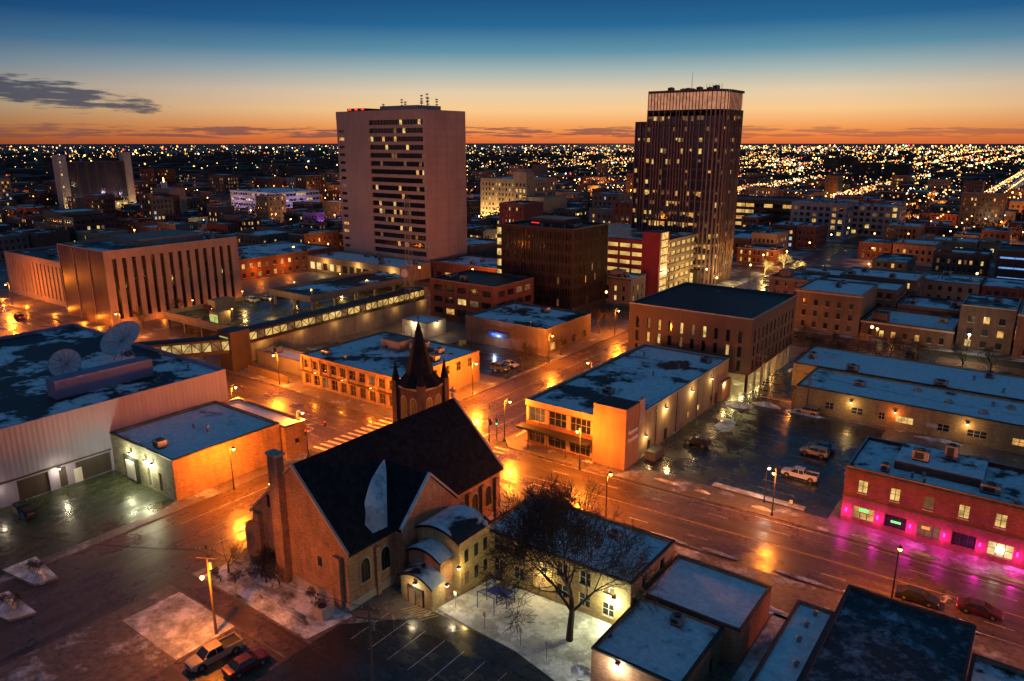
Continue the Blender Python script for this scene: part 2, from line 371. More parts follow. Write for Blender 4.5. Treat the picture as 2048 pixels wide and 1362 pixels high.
def arrow(x,y,dx,dy,turn=0,s=1.):
    d=Vector((dx,dy)).normalized();n=Vector((-d.y,d.x))
    def T(a,b): v=Vector((x,y))+d*a*s+n*b*s;return (v.x,v.y,z+.004)
    mk.q([T(-2,-.12),T(.6,-.12),T(.6,.12),T(-2,.12)],paintw)
    if turn==0: mk.q([T(.6,-.5),T(2,0),T(.6,.5)],paintw)
    else:
        mk.q([T(.6,-.12 ),T(.6+.25,-.12),T(1.1,turn*1.1),T(.8,turn*1.1)] if turn>0 else [T(.85,.12),T(.6,.12),T(.8,-1.1),T(1.1,-1.1)],paintw)
        mk.q([T(.35,turn*1.1),T(.95,turn*1.9),T(1.55,turn*1.1)],paintw)
for x in (-67,-62): arrow(x,av(x,.37),-1,-.04,1,1.1)
arrow(-67,av(-67,.12),-1,-.04,0);arrow(-5,av(-5,.37),1,.03,1);arrow(-3,av(-3,.15),1,.03,0);arrow(-120,90.5,-1,0,0);arrow(-112,86,1,0,-1)
for i in range(9):
    y=112+i*3.2;line(-33,y,-27,y,.1,paintw,.145)
for i in range(8): line(-57+i*2.9,47,-57+i*2.9,53,.1,paintw,.145)
for i in range(7): line(-56.3+i*.55,54.2,-55.2+i*.55,56,.12,painty,.147)
mk.obj('road_markings')
# ------------------------------------------------------------ street furniture
SO=(1,.235,.014)
def street_lamp(x,y,yaw=0,h=7.4,e=12500,z=.13,col=SO,mat=None):
    o=empty('street_lamp',(x,y,z),yaw);p=P()
    p.cone((0,0,0),(0,0,.5),.22,.16,10,dkmetal);p.cone((0,0,.5),(0,0,h),.11,.07,8,dkmetal)
    pts=[(0,0,h-.1),(.25,0,h+.35),(.7,0,h+.5),(1.05,0,h+.3)]
    for a,b in zip(pts,pts[1:]):p.cone(a,b,.05,.05,6,dkmetal)
    p.cone((1.05,0,h+.3),(1.05,0,h+.02),.1,.32,10,dkmetal);p.cone((0,0,h-1.2),(.5,0,h+.3),.025,.025,5,dkmetal)
    p.obj('pole_and_arm',o)
    g=P();g.ball((1.05,0,h-.12),.24,mat or sodium,8,6,1.1);g.obj('globe',o,True)
    light((1.05,0,h-.75),e,col,o,.6);return o
for a in [(-9.4,90.2,1.57,7,5000),(-59.6,100.6,-1.57,7.4,13000),(-77.4,103.0,2.4-1.6,7.8,18000),(-100.4,61.2,0,7.4,13000),(-98.9,120,0,7.4,18000),(-139,98.9,-1.57,7.4,18000),(-126,78.4,1.57,7.4,17000),(-47,87.2,1.57,7.4,9500),(-28,103.7,-1.57,7.4,6000),(14,90.6,1.57,7.4,4000),(10,104.6,-1.57,7.4,2000),
          (-104.5,77.3,.8,7.4,12000),(-101.5,100.0,-.7,7.4,16000),(-175,78.3,1.57),(-210,98.7,-1.57),(-245,78,1.57),(-285,98.7,-1.57),(-83.2,57,3.14,7.4,3800),(-98.7,150,0,7.4,14000),(-77.5,135,3.14,7.4,6500),(-77.5,175,3.14,7.4,9000),(-99,185,0)]:
    street_lamp(*a)
street_lamp(-101.6,22,0,7.4,500)
street_lamp(-30.3,107.2,1.57,5.5,400,.13,(1,.85,.6),ledw)
def signal(x,y,yaw,arm=0,mat=redl):
    o=empty('traffic_signal',(x,y,.13),yaw);p=P()
    p.cone((0,0,0),(0,0,5.2),.1,.07,8,dkmetal)
    hd=[(0,-.3,3.4)]
    if arm:
        p.cone((0,0,5.1),(arm,0,5.6),.08,.05,6,dkmetal);hd.append((arm,0,5.0))
    g=P()
    for h in hd:
        p.box(h[0]-.2,h[0]+.2,h[1]-.18,h[1]+.18,h[2]-.1,h[2]+1.1,dkmetal)
        for i,mm in enumerate((greenl if mat is greenl else dkmetal,dkmetal,redl if mat is redl else dkmetal)):
            g.cone((h[0],h[1]-.18,h[2]+.15+.35*i),(h[0],h[1]-.24,h[2]+.15+.35*i),.13,.13,10,mm)
    p.obj('pole_and_heads',o);g.obj('lenses',o)
signal(-78.6,102.2,.6,0,greenl);signal(-102.5,99.5,.6,0,greenl);signal(-103,78,.6,3.5,redl);signal(-81.5,82.4,.6,0,redl);signal(-79.5,101,2.2,4,redl)
def power_pole(x,y,h=11,yaw=0,lamp=True):
    o=empty('utility_pole',(x,y,.13),yaw);p=P()
    p.cone((0,0,0),(0,0,h),.17,.11,8,wood)
    for zz in (h-.5,h-1.5):p.box(-1.2,1.2,-.26,-.14,zz-.07,zz+.07,wood)
    for xx in (-1.1,-.6,.6,1.1):p.cone((xx,-.2,h-.43),(xx,-.2,h-.2),.05,.03,6,whmetal)
    p.cone((.3,0,h-2.9),(.3,0,h-2.0),.24,.24,8,metal)
    p.obj('pole',o)
    if lamp:
        a=P();a.cone((0,0,h-3.6),(0,-1.3,h-3.1),.04,.04,6,metal);a.ball((0,-1.4,h-3.2),.22,sodium,8,5);a.obj('lamp_arm',o)
        light((0,-1.5,h-3.7),5000,SO,o)
    return o
power_pole(-70,38.6,11.3,.5);power_pole(-48,42,11,.5,False);power_pole(-36,151,9,.2,False);power_pole(-47,155,10,.1,False)
def wire(a,b,sag=.8):
    p=P();n=14;prev=None
    for i in range(n+1):
        t=i/n;q=Vector(a).lerp(Vector(b),t);q.z-=sag*4*t*(1-t)
        if prev is not None:p.cone(prev,q,.02,.02,3,dkmetal,False)
        prev=q
    p.obj('overhead_wire')
for o in (-1.,0.6,1.): wire((-70+o,38.4+o*.5,10.9),(-48+o,41.8+o*.5,10.7));wire((-70+o,38.4+o*.5,10.9),(-101+o,24+o*.5,10.5))
for o in (-.9,.9): wire((-47+o,155,9.6),(-36+o,151,8.6),.3);wire((-36+o,151,8.6),(20,151.5,8.6),1)
def lattice(x,y,h):
    o=empty('radio_mast',(x,y,0));p=P();s0,s1=1.1,.45;n=int(h/1.6)
    cs=[(-1,-1),(1,-1),(1,1),(-1,1)]
    for c in cs:p.cone((c[0]*s0,c[1]*s0,0),(c[0]*s1,c[1]*s1,h),.08,.06,4,metal)
    for i in range(n):
        za=h*i/n;zb=h*(i+1)/n;sa=s0+(s1-s0)*i/n;sb=s0+(s1-s0)*(i+1)/n
        for k in range(4):
            a=cs[k];b=cs[(k+1)%4]
            p.cone((a[0]*sa,a[1]*sa,za),(b[0]*sb,b[1]*sb,zb),.035,.035,3,metal,False);p.cone((a[0]*sa,a[1]*sa,za),(b[0]*sa,b[1]*sa,za),.035,.035,3,metal,False)
    for zz in (h-1,h-3,h-7,h-12,18):
        for sx in (-1.1,1.1):p.cone((sx,0,zz-.9),(sx,0,zz+.9),.13,.13,6,metal);
        p.cone((-1.1,0,zz),(1.1,0,zz),.05,.05,4,metal)
    p.cone((-.5,-1.2,15),(-.5,-1.7,15),1.3,1.3,16,whmetal);p.cone((.6,-1.,24),(.6,-1.4,24),.8,.8,14,whmetal);p.cone((0,0,h),(0,0,h+3),.05,.03,5,metal)
    p.obj('lattice',o)
lattice(-159.9,164,38)
# ------------------------------------------------------------ church
ch=empty('brick_church',(-70,65,0))
p=P();x0,x1,y0,y1,ez,rz,xm=-79,-61,50.5,80,7.8,16.3,-70
p.q([(x0,y0,0),(x1,y0,0),(x1,y0,ez),(xm,y0,rz),(x0,y0,ez)],brick_tan);p.q([(x1,y1,0),(x0,y1,0),(x0,y1,ez),(xm,y1,rz),(x1,y1,ez)],brick_tan)
p.q([(x1,y0,0),(x1,y1,0),(x1,y1,ez),(x1,y0,ez)],brick_tan);p.q([(x0,y1,0),(x0,y0,0),(x0,y0,ez),(x0,y1,ez)],brick_tan)
p.box(x1,x1+.12,y0-.12,y1,0,1.2,stone);p.box(x0,x1,y0-.12,y0,0,1.2,stone)
p.box(-73.4,-71.6,49.5,50.5,0,17.4,brick_tan);p.box(-73.6,-71.4,49.4,50.7,17.4,17.7,stone)
p.box(-78.2,-77.,49.9,50.5,0,8.,brick_tan);p.box(-63,-61.8,49.9,50.5,0,7.,brick_tan)
p.box(-82,-79,51,61,0,4.6,brick_tan);p.q([(-82.3,50.7,4.6),(-78.9,50.7,6.2),(-78.9,61.3,6.2),(-82.3,61.3,4.6)],slate)
p.q([(-82,51,4.6),(-79,51,4.6),(-79,51,6.1)],brick_tan)
for yy in (55,58.2,69.8,72.6,75.6,78.8):p.box(x1+.001,x1+.45,yy-.3,yy+.3,0,6.6,brick_tan)
attach(p,'nave_walls',ch)
p=P();ov=.45
k=(rz-ez)/(xm-x0)
for s in (-1,1):
    xe=xm+s*(9+ov);ze=ez-ov*k
    A=[(xe,y0-.0,ze),(xe,y1+.3,ze),(xm,y1+.3,rz+.02),(xm,y0,rz+.02)]
    up=.28;B=[(a,b,c+up) for a,b,c in A]
    p.q(B if s<0 else B[::-1],slate)
    for i in range(4):p.q([A[i],A[(i+1)%4],B[(i+1)%4],B[i]],slate)
    p.q([(xe,y0-.2,ze+.4),(xm,y0-.2,rz+.45),(xm,y0+.12,rz+.45),(xe,y0+.12,ze+.4)],stone)
    p.q([(xe,y0-.2,ze+.0),(xm,y0-.2,rz+.02),(xm,y0-.2,rz+.45),(xe,y0-.2,ze+.4)],stone)
    p.q([(xe,y1+.1,ze+.4),(xm,y1+.1,rz+.45),(xm,y1+.5,rz+.45),(xe,y1+.5,ze+.4)],stone)
p.box(xm-.12,xm+.12,y1,y1+.3,rz+.4,rz+2.2,stone);p.box(xm-.55,xm+.55,y1+.03,y1+.27,rz+1.4,rz+1.65,stone)
attach(p,'nave_roof',ch)
p=P();ty0,ty1,tx,tz=58,68.5,-59.4,13.2;tm=(ty0+ty1)/2
p.q([(tx,ty0,0),(tx,ty1,0),(tx,ty1,ez),(tx,tm,tz),(tx,ty0,ez)],brick_tan);p.q([(-61,ty0,0),(tx,ty0,0),(tx,ty0,ez),(-61,ty0,ez)],brick_tan);p.q([(tx,ty1,0),(-61,ty1,0),(-61,ty1,ez),(tx,ty1,ez)],brick_tan)
xi=-66.8
p.q([(tx+.1,ty0-.3,ez-.1),(tx+.1,tm,tz+.1),(xi,tm,tz+.1),(-61.4,ty0-.3,ez-.1)],slate)
p.q([(tx+.1,tm,tz+.1),(tx+.1,ty1+.3,ez-.1),(-61.4,ty1+.3,ez-.1),(xi,tm,tz+.1)],slate)
for a,b in (((ty0-.3,ez),(tm,tz+.2)),((ty1+.3,ez),(tm,tz+.2))):
    p.q([(tx+.2,a[0],a[1]-.1),(tx+.2,b[0],b[1]-.1),(tx+.2,b[0],b[1]+.3),(tx+.2,a[0],a[1]+.3)],stone)
    p.q([(tx-.25,a[0],a[1]+.3),(tx-.25,b[0],b[1]+.3),(tx+.2,b[0],b[1]+.3),(tx+.2,a[0],a[1]+.3)],yard_snow)
attach(p,'transept',ch)
p=P()
def onroof(x,y,o=.34): return (x,y,rz-(x-xm)*(rz-ez)/9+o)
p.q([onroof(a,b) for a,b in((-61.1,57.2),(-61.2,54.9),(-62.2,54.6),(-63.1,55.6),(-64.0,56.3),(-65.0,57.9),(-65.7,59.2),(-66.6,61.6),(-66.9,62.7),(-65.9,62.0),(-64.3,60.4),(-62.7,58.8))],yard_snow)
attach(p,'roof_snow',ch)
def barrel(p,x0,x1,y0,y1,h,rise,wall,roof):
    p.box(x0,x1,y0,y1,0,h,wall,False);n=10;xm=(x0+x1)/2;hw=(x1-x0)/2+.25
    pr=[];
    for i in range(n+1):
        t=-1+2*i/n;pr.append((xm+t*hw,h+rise*(1-t*t)))
    for (a,za),(b,zb) in zip(pr,pr[1:]):
        p.q([(a,y0-.3,za+.2),(b,y0-.3,zb+.2),(b,y1,zb+.2),(a,y1,za+.2)],roof)
        p.q([(a,y0-.3,za-.15),(b,y0-.3,zb-.15),(b,y0-.3,zb+.2),(a,y0-.3,za+.2)],slate)
        p.q([(a,y0-.01,h-.1),(b,y0-.01,h-.1),(b,y0-.01,zb),(a,y0-.01,za)],wall)
p=P();barrel(p,-59.3,-52.4,60.6,66.8,7.2,1.1,brick_yel,roof_little);barrel(p,-58.8,-53.6,58.4,60.6,5.2,1.0,brick_tan,roof_half);barrel(p,-58,-52.9,56.1,58.4,3.2,1.,brick_yel,roof_half)
p.box(-56.8,-54.3,55.98,56.1,0,2.5,dkmetal);
for i in range(2):p.box(-56.6+i*1.2,-55.6+i*1.2,55.93,55.975,.15,2.2,litd)
for yy in (61.5,63.4,65.2):
    p.box(-52.4,-52.34,yy,yy+.7,4.2,5.8,glass);p.box(-52.4,-52.34,yy,yy+.7,1.2,2.8,litd if yy<62 else glass)
attach(p,'vestibule',ch)
def arch(p,c,u,w,h0,h1,mat,d,n):
    pts=[];r=w/2
    pts.append((-r,h0));pts.append((r,h0))
    for i in range(9):
        t=math.pi*i/8;pts.append((r*math.cos(t),h1+r*1.25*math.sin(t)))
    p.q([(c[0]+u[0]*s+n[0]*d,c[1]+u[1]*s+n[1]*d,zz) for s,zz in pts],mat)
p=P()
for yy in (53.2,56.5,71.2,74.1,77.2): 
    arch(p,(x1,yy),(0,1),1.7,2.6,5.0,stone,.05,(1,0));arch(p,(x1,yy),(0,1),1.4,2.8,4.95,glass,.09,(1,0))
    for q_ in(-.25,.25):p.box(x1+.1,x1+.13,yy+q_-.03,yy+q_+.03,2.9,5.5,dkmetal)
p.box(-75.6,-75.1,50.42,50.5,9.3,11,glass);p.box(-66.3,-65.6,50.42,50.49,4.4,5.6,glass);p.box(-63.6,-62.7,50.3,50.36,0.2,2.2,dkmetal)
for yy in (54,57):p.box(-82.06,-82,yy,yy+.9,1.5,3,glass)
attach(p,'windows',ch)
tc=empty('church_steeple',(-9,17.6,0));tc.parent=ch
p=P();s=2.75
for sx in (-1,1):
    for sy in (-1,1):
        p.box(sx*s-.5,sx*s+.5,sy*s-.5,sy*s+.5,0,17.4,brick_brn);p.cone((sx*s,sy*s,17.4),(sx*s,sy*s,18.1),.62,.55,8,slate);p.cone((sx*s,sy*s,18.1),(sx*s,sy*s,20.6),.5,.02,8,slate)
p.box(-s,s,-s,s,0,16.8,brick_brn)
for zz in (9.6,16.2):p.box(-s-.12,s+.12,-s-.12,s+.12,zz,zz+.4,stone)
for nx,ny,ux,uy in ((0,-1,1,0),(1,0,0,1),(0,1,1,0),(-1,0,0,1)):
    for q_ in (-1.05,1.05):
        arch(p,(nx*s+ux*q_,ny*s+uy*q_),(ux,uy),1.4,10.6,14.2,stone,.05,(nx,ny));arch(p,(nx*s+ux*q_,ny*s+uy*q_),(ux,uy),1.1,10.8,14.1,dkmetal,.09,(nx,ny))
p.obj('tower',tc)
p=P();p.cone((0,0,16.7),(0,0,18.4),3.75,2.35,8,slate);p.cone((0,0,18.4),(0,0,26.8),2.3,.08,8,slate);p.cone((0,0,26.7),(0,0,28),.05,.04,5,dkmetal);p.box(-.35,.35,-.03,.03,27.4,27.5,dkmetal);p.obj('spire',tc)
walllamp(ch,-55.5,55.9,3.,160,(1,.8,.45));walllamp(ch,-52.2,58,3.,160,(1,.8,.45),(1,0));walllamp(ch,-52.2,60.2,4.2,260,(1,.68,.2),(1,0))
EXC.append((-85,-50,48,88))
fs=dict(rows=rows(2,1.,2.9,1.7),cols=cols(21,6,1.5),g=pick(.1),frame=whmetal,sill=stone)
ann,_=bldg('church_school_wing',-53.6,-32.4,66.6,78.2,6.3,brick_yel,roof_most,front=fs,side=dict(rows=rows(2,1.,2.9,1.6),cols=cols(11.6,2,1.2),g=pick(.1)),par=.35,cope=dkmetal)
p=P();vent(p,-45,73,5.9);hvac(p,-39,75,5.9,1.5,1.2,.9);attach(p,'roof_vents',ann)
walllamp(ann,-34.5,66.4,3.6,1100,(.95,.92,.5));walllamp(ann,-44,66.4,3.6,300,(1,.75,.3))
b,_=bldg('low_brick_building',-31.9,-22.2,57.2,68.4,4.1,brick_tan,roof_half,side=dict(rows=[(.1,2.3)],cols=[(2,3.1),(7.5,9)],g=lambda:dkmetal),cope=dkmetal,equip=0,par=.3)
p=P();hvac(p,-26.6,66.3,3.8,1.4,1.2,1.1);attach(p,'roof_unit',b);walllamp(b,-28.9,57,3.5,600,(1,.93,.75))
bldg('low_brick_building',-31.9,-20.4,68.4,78.5,4.4,brick_tan,roof_most,cope=dkmetal,par=.3)
b,_=bldg('narrow_flat_roof_building',-17.1,-13.2,48,77.4,4.5,block_gr,roof_most,cope=dkmetal,par=.25)
p=P()
for yy in (76,73.5,70.5,66.5,62,58):vent(p,-14.6+R.uniform(-.8,.4),yy,4.25,.5,.22)
attach(p,'roof_vents',b)
b,_=bldg('flat_roof_shop',-12.8,-.6,48,81.2,6.1,brick_brn,roof_thin,cope=dkmetal,par=.3,side=dict(rows=[(3,4.2)],cols=cols(33,7,1.4),g=pick(.2)))
bldg('flat_roof_shop',-.4,9,50,79,4.2,block_gr,roof_half,cope=dkmetal,par=.3,equip=2)
# pink-lit brick corner building
pk=empty('brick_corner_store',(5,115,0));p=P();X0,X1,Y0,Y1,H=-19.5,31,108.5,122.5,8.7
st_=[litw,glass,litd,glass,litb,glass2,litd,litw,glass,litd,glass]
def storeg():
    return st_.pop(0) if st_ else glass
facade(p,(X0,Y0),(1,0),50.5,0,3.9,brick_red,dict(rows=[(.9,2.9)],cols=[(1.6+i*4.2,4.4+i*4.2) for i in range(11)],g=storeg,frame=dkmetal,d=.4,sill=brick_brn))
facade(p,(X0,Y0),(1,0),50.5,3.9,H,brick_red,dict(rows=[(5.1,7.)],cols=[(1.9+i*4.2,3.1+i*4.2) for i in range(11)],g=lambda:lity if R.random()<.7 else litd,frame=conc,d=.3,sill=stone))
p.q([(X1,Y0,0),(X1,Y1,0),(X1,Y1,H),(X1,Y0,H)],brick_red);p.q([(X1,Y1,0),(X0,Y1,0),(X0,Y1,H),(X1,Y1,H)],brick_red)
facade(p,(X0,Y1),(0,-1),14,0,H,brick_red,dict(rows=[(5.1,7)],cols=cols(14,3,1.1),g=pick(.5)))
p.box(X0-.1,X1,Y0-.15,Y0,4.0,4.3,brick_brn);p.box(X0-.15,X1,Y0-.2,Y0,8.1,8.45,brick_brn)
attach(p,'walls',pk)
p=P();p.q([(X0+.3,Y0+.3,8.2),(X1,Y0+.3,8.2),(X1,Y1-.3,8.2),(X0+.3,Y1-.3,8.2)],roof_half)
p.box(X0,X1,Y0,Y0+.3,H,H+.1,metal);p.box(X0,X1,Y1-.3,Y1,H,H+.1,metal);p.box(X0,X0+.3,Y0+.31,Y1-.31,H,H+.1,metal);p.q([(X0,Y0+.3,8.2),(X1,Y0+.3,8.2),(X1,Y0+.3,H),(X0,Y0+.3,H)][::-1],brick_red)
p.box(-14,-3,112.8,121,8.2,9.5,brick_brn,False,roof_half)
for hx,hy,a,b_,hh in((-11,115,2.2,1.4,1.6),(-7.5,118,1.6,1.4,2.2),(-2,112,2.4,1.6,1.3),(3,117,1.8,1.4,2.6),(-14.8,111,1.2,1.,1.2),(5,113,1.6,1.6,1.3),(9,118,2,1.6,1.5)):hvac(p,hx,hy,9.5 if -14<hx<-3 and hy>112.8 else 8.2,a,b_,hh)
for i in range(6):vent(p,R.uniform(-17,8),R.uniform(109.5,112),8.2)
attach(p,'roof',pk)
for i in range(11):
    x=X0+.7+i*4.2
    p=P();p.box(x-.1,x+.1,Y0-.2,Y0-.02,1.8,2.3,mag);attach(p,'magenta_lamp',pk)
    light((x-pk.location.x,Y0-.9-pk.location.y,1.7),360,(1,.02,.5),pk,.3)
p=P();p.box(-17.1,-15.9,108.72,108.78,2.1,2.6,neon_g);p.box(-12.9,-11.6,108.72,108.78,1.7,2.0,neon_g);p.box(-9,-8.,108.72,108.78,2.,2.4,neon_o);p.box(-.2,.7,108.35,108.48,1.6,2.3,ledw);p.cone((4.2,108.4,2.2),(4.2,108.3,2.2),.4,.4,14,cyanl);attach(p,'window_signs',pk)
EXC.append((-22,35,105,125))
# corner commercial building
cb=empty('corner_commercial_building',(-64,129,0));p=P()
facade(p,(-73.8,105),(1,0),14.3,0,8.5,brick_red,dict(rows=[(.5,3.2),(4.6,7.3)],cols=[(.5,4.),(4.7,8.6),(9.3,13.6)],g=lambda:R.choice([glass,glass2,litd,glass]),frame=wht_d,d=.5,reveal=stucco,span=stucco))
facade(p,(-53.6,109.6),(0,1),43.4,0,8.3,stucco,dict(rows=[(1.2,2.4)],cols=[(22,23.2),(27,28.2),(34,35),(39,40)],g=pick(.3)))
facade(p,(-53.6,153),(-1,0),20.2,0,8.3,stucco,None);facade(p,(-73.8,153),(0,-1),48,0,8.5,stucco,dict(rows=[(1,3),(4.8,6.8)],cols=cols(48,9,2),g=pick(.2)))
p.box(-74,-59.5,104.9,105,7.5,8.5,stucco);p.box(-74.6,-59.5,102.8,104.9,3.5,3.9,dkmetal)
for xx in(-72,-68,-64):p.cone((xx,103,.1),(xx,103,3.5),.07,.07,6,dkmetal)
p.box(-59.5,-53.2,104.6,109.6,0,11,stucco_p);p.box(-53.2,-52.9,105.6,108.6,5,5.6,white);p.box(-53.2,-52.9,105.6,108.6,6.4,7,white)
p.box(-53.7,-53.1,109.6,111.4,7,11.4,conc_l)
p.box(-53.58,-52.8,148,153,0,4.3,stucco_p)
for yy in (114,121,146):p.box(-53.6,-53.5,yy,yy+1.,.1,2.3,dkmetal)
for yy in (117,126,136,144):p.cone((-53.5,yy,.2),(-53.5,yy,8.1),.07,.07,6,dkmetal)
attach(p,'walls',cb);p=P()
p.q([(-73.5,105.3,8.05),(-53.9,105.3,8.05),(-53.9,152.7,8.05),(-73.5,152.7,8.05)],roof_half)
p.box(-74,-73.5,104.9,153.1,8.5,8.6,conc_l);p.box(-53.9,-53.5,111.4,153.1,8.3,8.55,conc_l);p.box(-73.5,-53.9,152.7,153.1,8.3,8.55,conc_l);p.box(-73.5,-59.5,104.9,105.3,8.5,8.6,conc_l)
p.q([(-53.9,109.6,8),(-53.9,152.7,8),(-53.9,152.7,8.3),(-53.9,109.6,8.3)][::-1],conc)
p.q([(-59.3,104.8,11.01),(-53.4,104.8,11.01),(-53.4,109.4,11.01),(-59.3,109.4,11.01)],roof_dark)
hvac(p,-57,148.5,8.05,2.2,1.6,1.2);hvac(p,-64,118,8.05,2,1.6,1);vent(p,-68,125,8.05);vent(p,-62,133,8.05);vent(p,-60,141,8.05);vent(p,-70,145,8.05)
attach(p,'roof',cb)
for yy,zz,en in ((113,3.6,300),(121,6.5,500),(133,6.5,450),(143,6.5,250),(149,4.0,500)):walllamp(cb,-53.3,yy,zz,en,(1,.62,.22),(1,0))
EXC.append((-78,-50,100,156))
p=P();p.box(-52.6,-50.6,111,115,.14,1.5,conc);p.box(-52.5,-50.7,111.1,114.9,1.5,1.6,dkmetal)
for k in range(5):p.box(-50.6,-50.54,111.3+k*.75,111.4+k*.75,.14,1.5,dkmetal)
p.obj('dumpster_enclosure')
sg=dict(rows=[(4.9,7.3),(8.1,10.5),(11.3,13.9)],cols=cols(29.7,10,.85),g=pick(.45,(litw,lity,litd,litd)),d=.5,reveal=dkmetal)
sg2=dict(rows=[(4.9,7.3),(8.1,10.5),(11.3,13.9)],cols=cols(33,11,.85),g=pick(.4,(litw,lity,litd)),d=.5,reveal=dkmetal)
so,_=bldg('brown_office_building',-80,-50.3,156.5,189.5,17,slotwall,roof_dark,front=sg,side=sg2,z0=4.2,par=.4,cope=conc_l)
p=P()
for i in range(7):
    p.box(-80+i*4.82,-79.5+i*4.82,157,157.5,0,4.2,conc);p.box(-51,-50.5,157+i*5.2,157.5+i*5.2,0,4.2,conc)
p.box(-78,-59,160,187,0,4.19,dkpanel);p.box(-59,-58.9,162,186,.4,3.6,lity);p.box(-77,-60,159.9,160,.5,3.4,litd)
attach(p,'pilotis',so)
for yy in (158.5,164,170,176,184):light((-54-so.location.x,yy-so.location.y,3.8),560,(1,.8,.28),so)
for xx in (-74,-66):light((xx-so.location.x,158.5-so.location.y,3.8),150,(1,.6,.2),so)
yb,_=bldg('long_buff_building',-38.8,25,152.6,168,5.4,brick_yel,roof_most,front=dict(rows=[(1.6,2.9)],cols=[(6,7.5),(11,13),(16,17),(19,22),(26,28),(31,34),(38,40),(44,47)],g=pick(.25),frame=whmetal),par=.3,equip=6,cope=dkmetal)
bldg('long_buff_building',-44,25,168.3,186,5.6,brick_yel,roof_most,par=.25,equip=10,cope=dkmetal)
p=P()
for xx,yy in((-12,160),(-6,157),(-18,164),(-2,163),(4,159)):
    p.ball((xx,yy,5.1),.9,stone,10,6,.8)
p.box(-39.6,-38.9,153.2,156,0,3.6,brick_tan);p.box(-14.5,-12.6,152.5,152.58,1.9,2.7,whmetal)
attach(p,'roof_domes',yb)
walllamp(yb,-39.3,155.2,3.6,2000,SO,(-1,0),sodium);walllamp(yb,-20,152.3,3.6,200,SO);walllamp(yb,-28,152.3,3.9,200,(1,.6,.2));walllamp(yb,-8,152.3,3.9,200,(1,.55,.2))
# ------------------------------------------------------------ orange lit storefront building
ob,_=bldg('two_storey_storefront',-135.4,-104.2,102.6,129,7.2,stucco_p,roof_half,front=dict(rows=[(.6,3.0),(4.3,6.3)],cols=[(1+i*3,3.1+i*3) for i in range(10)],g=lambda:R.choice([dkpanel,dkpanel,glass,glass,litd]),frame=stucco,d=.4,reveal=stucco),side=dict(rows=[(4.3,6.3)],cols=cols(26,6,1.6),g=pick(.3),frame=stucco),par=.35,equip=9,cope=stucco_p)
p=P();p.box(-135.6,-104.1,102.35,102.6,3.3,3.7,dkpanel)
for i in range(11):p.box(-135.3+i*3.05,-134.8+i*3.05,102.3,102.6,3.7,6.8,stucco_p)
p.box(-125,-119,118,122,6.85,9.2,conc);p.box(-118,-115,120,124,6.85,8.8,metal)
attach(p,'pilasters',ob)
for xx in (-130,-121,-112):walllamp(ob,xx,102.,3.9,350,SO,(0,-1),sodium)
# ------------------------------------------------------------ hall with satellite dishes
hl,_=bldg('broadcast_hall',-185,-123.3,10,76,12.4,lav,roof_little,side=dict(rows=[(.15,3.6)],cols=[(29,33.5),(35,36.2),(37.6,43.2)],g=lambda:dkpanel,d=.3),par=.6,equip=6,cope=lav)
p=P();p.box(-136,-132.6,50,67,11.8,15,lav);p.box(-123.3,-123.1,10,53.4,3.9,4.1,dkpanel);p.box(-123.29,-123.2,47.2,48.4,.2,2.6,white)
attach(p,'roof_screen',hl);walllamp(hl,-122.9,45,3.6,300,(1,.85,.5),(1,0));walllamp(hl,-122.9,36,3.6,100,(1,.8,.5),(1,0))
hb,_=bldg('hall_annex',-123.2,-104,53.6,73.2,6.9,block_gr,roof_most,front=dict(rows=[(.5,3.6)],cols=[(5,8),(11.2,12.3),(14.5,15.6)],g=lambda:white,d=.35),side=None,sidewall=brick_tan,par=.4,equip=3,cope=dkmetal)
p=P();p.box(-118.6,-114.8,53.2,53.58,.2,4.2,dkmetal);p.box(-118.1,-115.3,53.1,53.2,.5,3.7,conc_l);attach(p,'dock_shelter',hb)
for xx,en in ((-116.7,900),(-112,750),(-109.8,500)):walllamp(hb,xx,53.2,4.9,en,(.95,.95,.55))
bldg('hall_annex',-123.2,-103,73.5,77.9,6.2,brick_tan,roof_most,par=.3,cope=dkmetal,side=dict(rows=[(2.5,3.4)],cols=[(2,3)],g=pick(.9)))
def dish(x,y,z,r,az,el,nm='satellite_dish'):
    o=empty(nm,(x,y,z));p=P();n,h=28,8
    f=Vector((math.cos(az)*math.cos(el),math.sin(az)*math.cos(el),math.sin(el)));a=f.cross(Vector((0,0,1))).normalized();b=a.cross(f)
    cz=r*1.0;c=Vector((0,0,cz));ring=[]
    for i in range(h+1):
        rr=r*i/h;dp=.24*r*(i/h)**2
        ring.append([tuple(c+(a*math.cos(TAU*j/n)+b*math.sin(TAU*j/n))*rr+f*dp) for j in range(n)])
    for i in range(h):
        for j in range(n):p.q([ring[i][j],ring[i+1][j],ring[i+1][(j+1)%n],ring[i][(j+1)%n]],whmetal)
    for j in range(0,n,7):p.cone(ring[h][j],c+f*r*.95,.04,.03,4,metal)
    p.cone(c+f*r*.85,c+f*r*1.05,.2,.2,8,metal)
    for i in range(n):p.cone(ring[h][i],ring[h][(i+1)%n],.06,.06,4,metal,False)
    for sx,sy in((-1,-1),(1,-1),(1,1),(-1,1)):p.cone((sx*r*.4,sy*r*.4,0),c-f*.3,.09,.09,5,metal)
    for j in range(0,n,2):p.cone(c-f*.05,tuple(Vector(ring[h][j])-f*.06),.05,.03,4,metal,False)
    p.obj('reflector',o,False)
dish(-147,69,11.8,4.1,-1.25,.9);dish(-143.2,56.5,11.8,2.8,-.75,.6)
p=P()
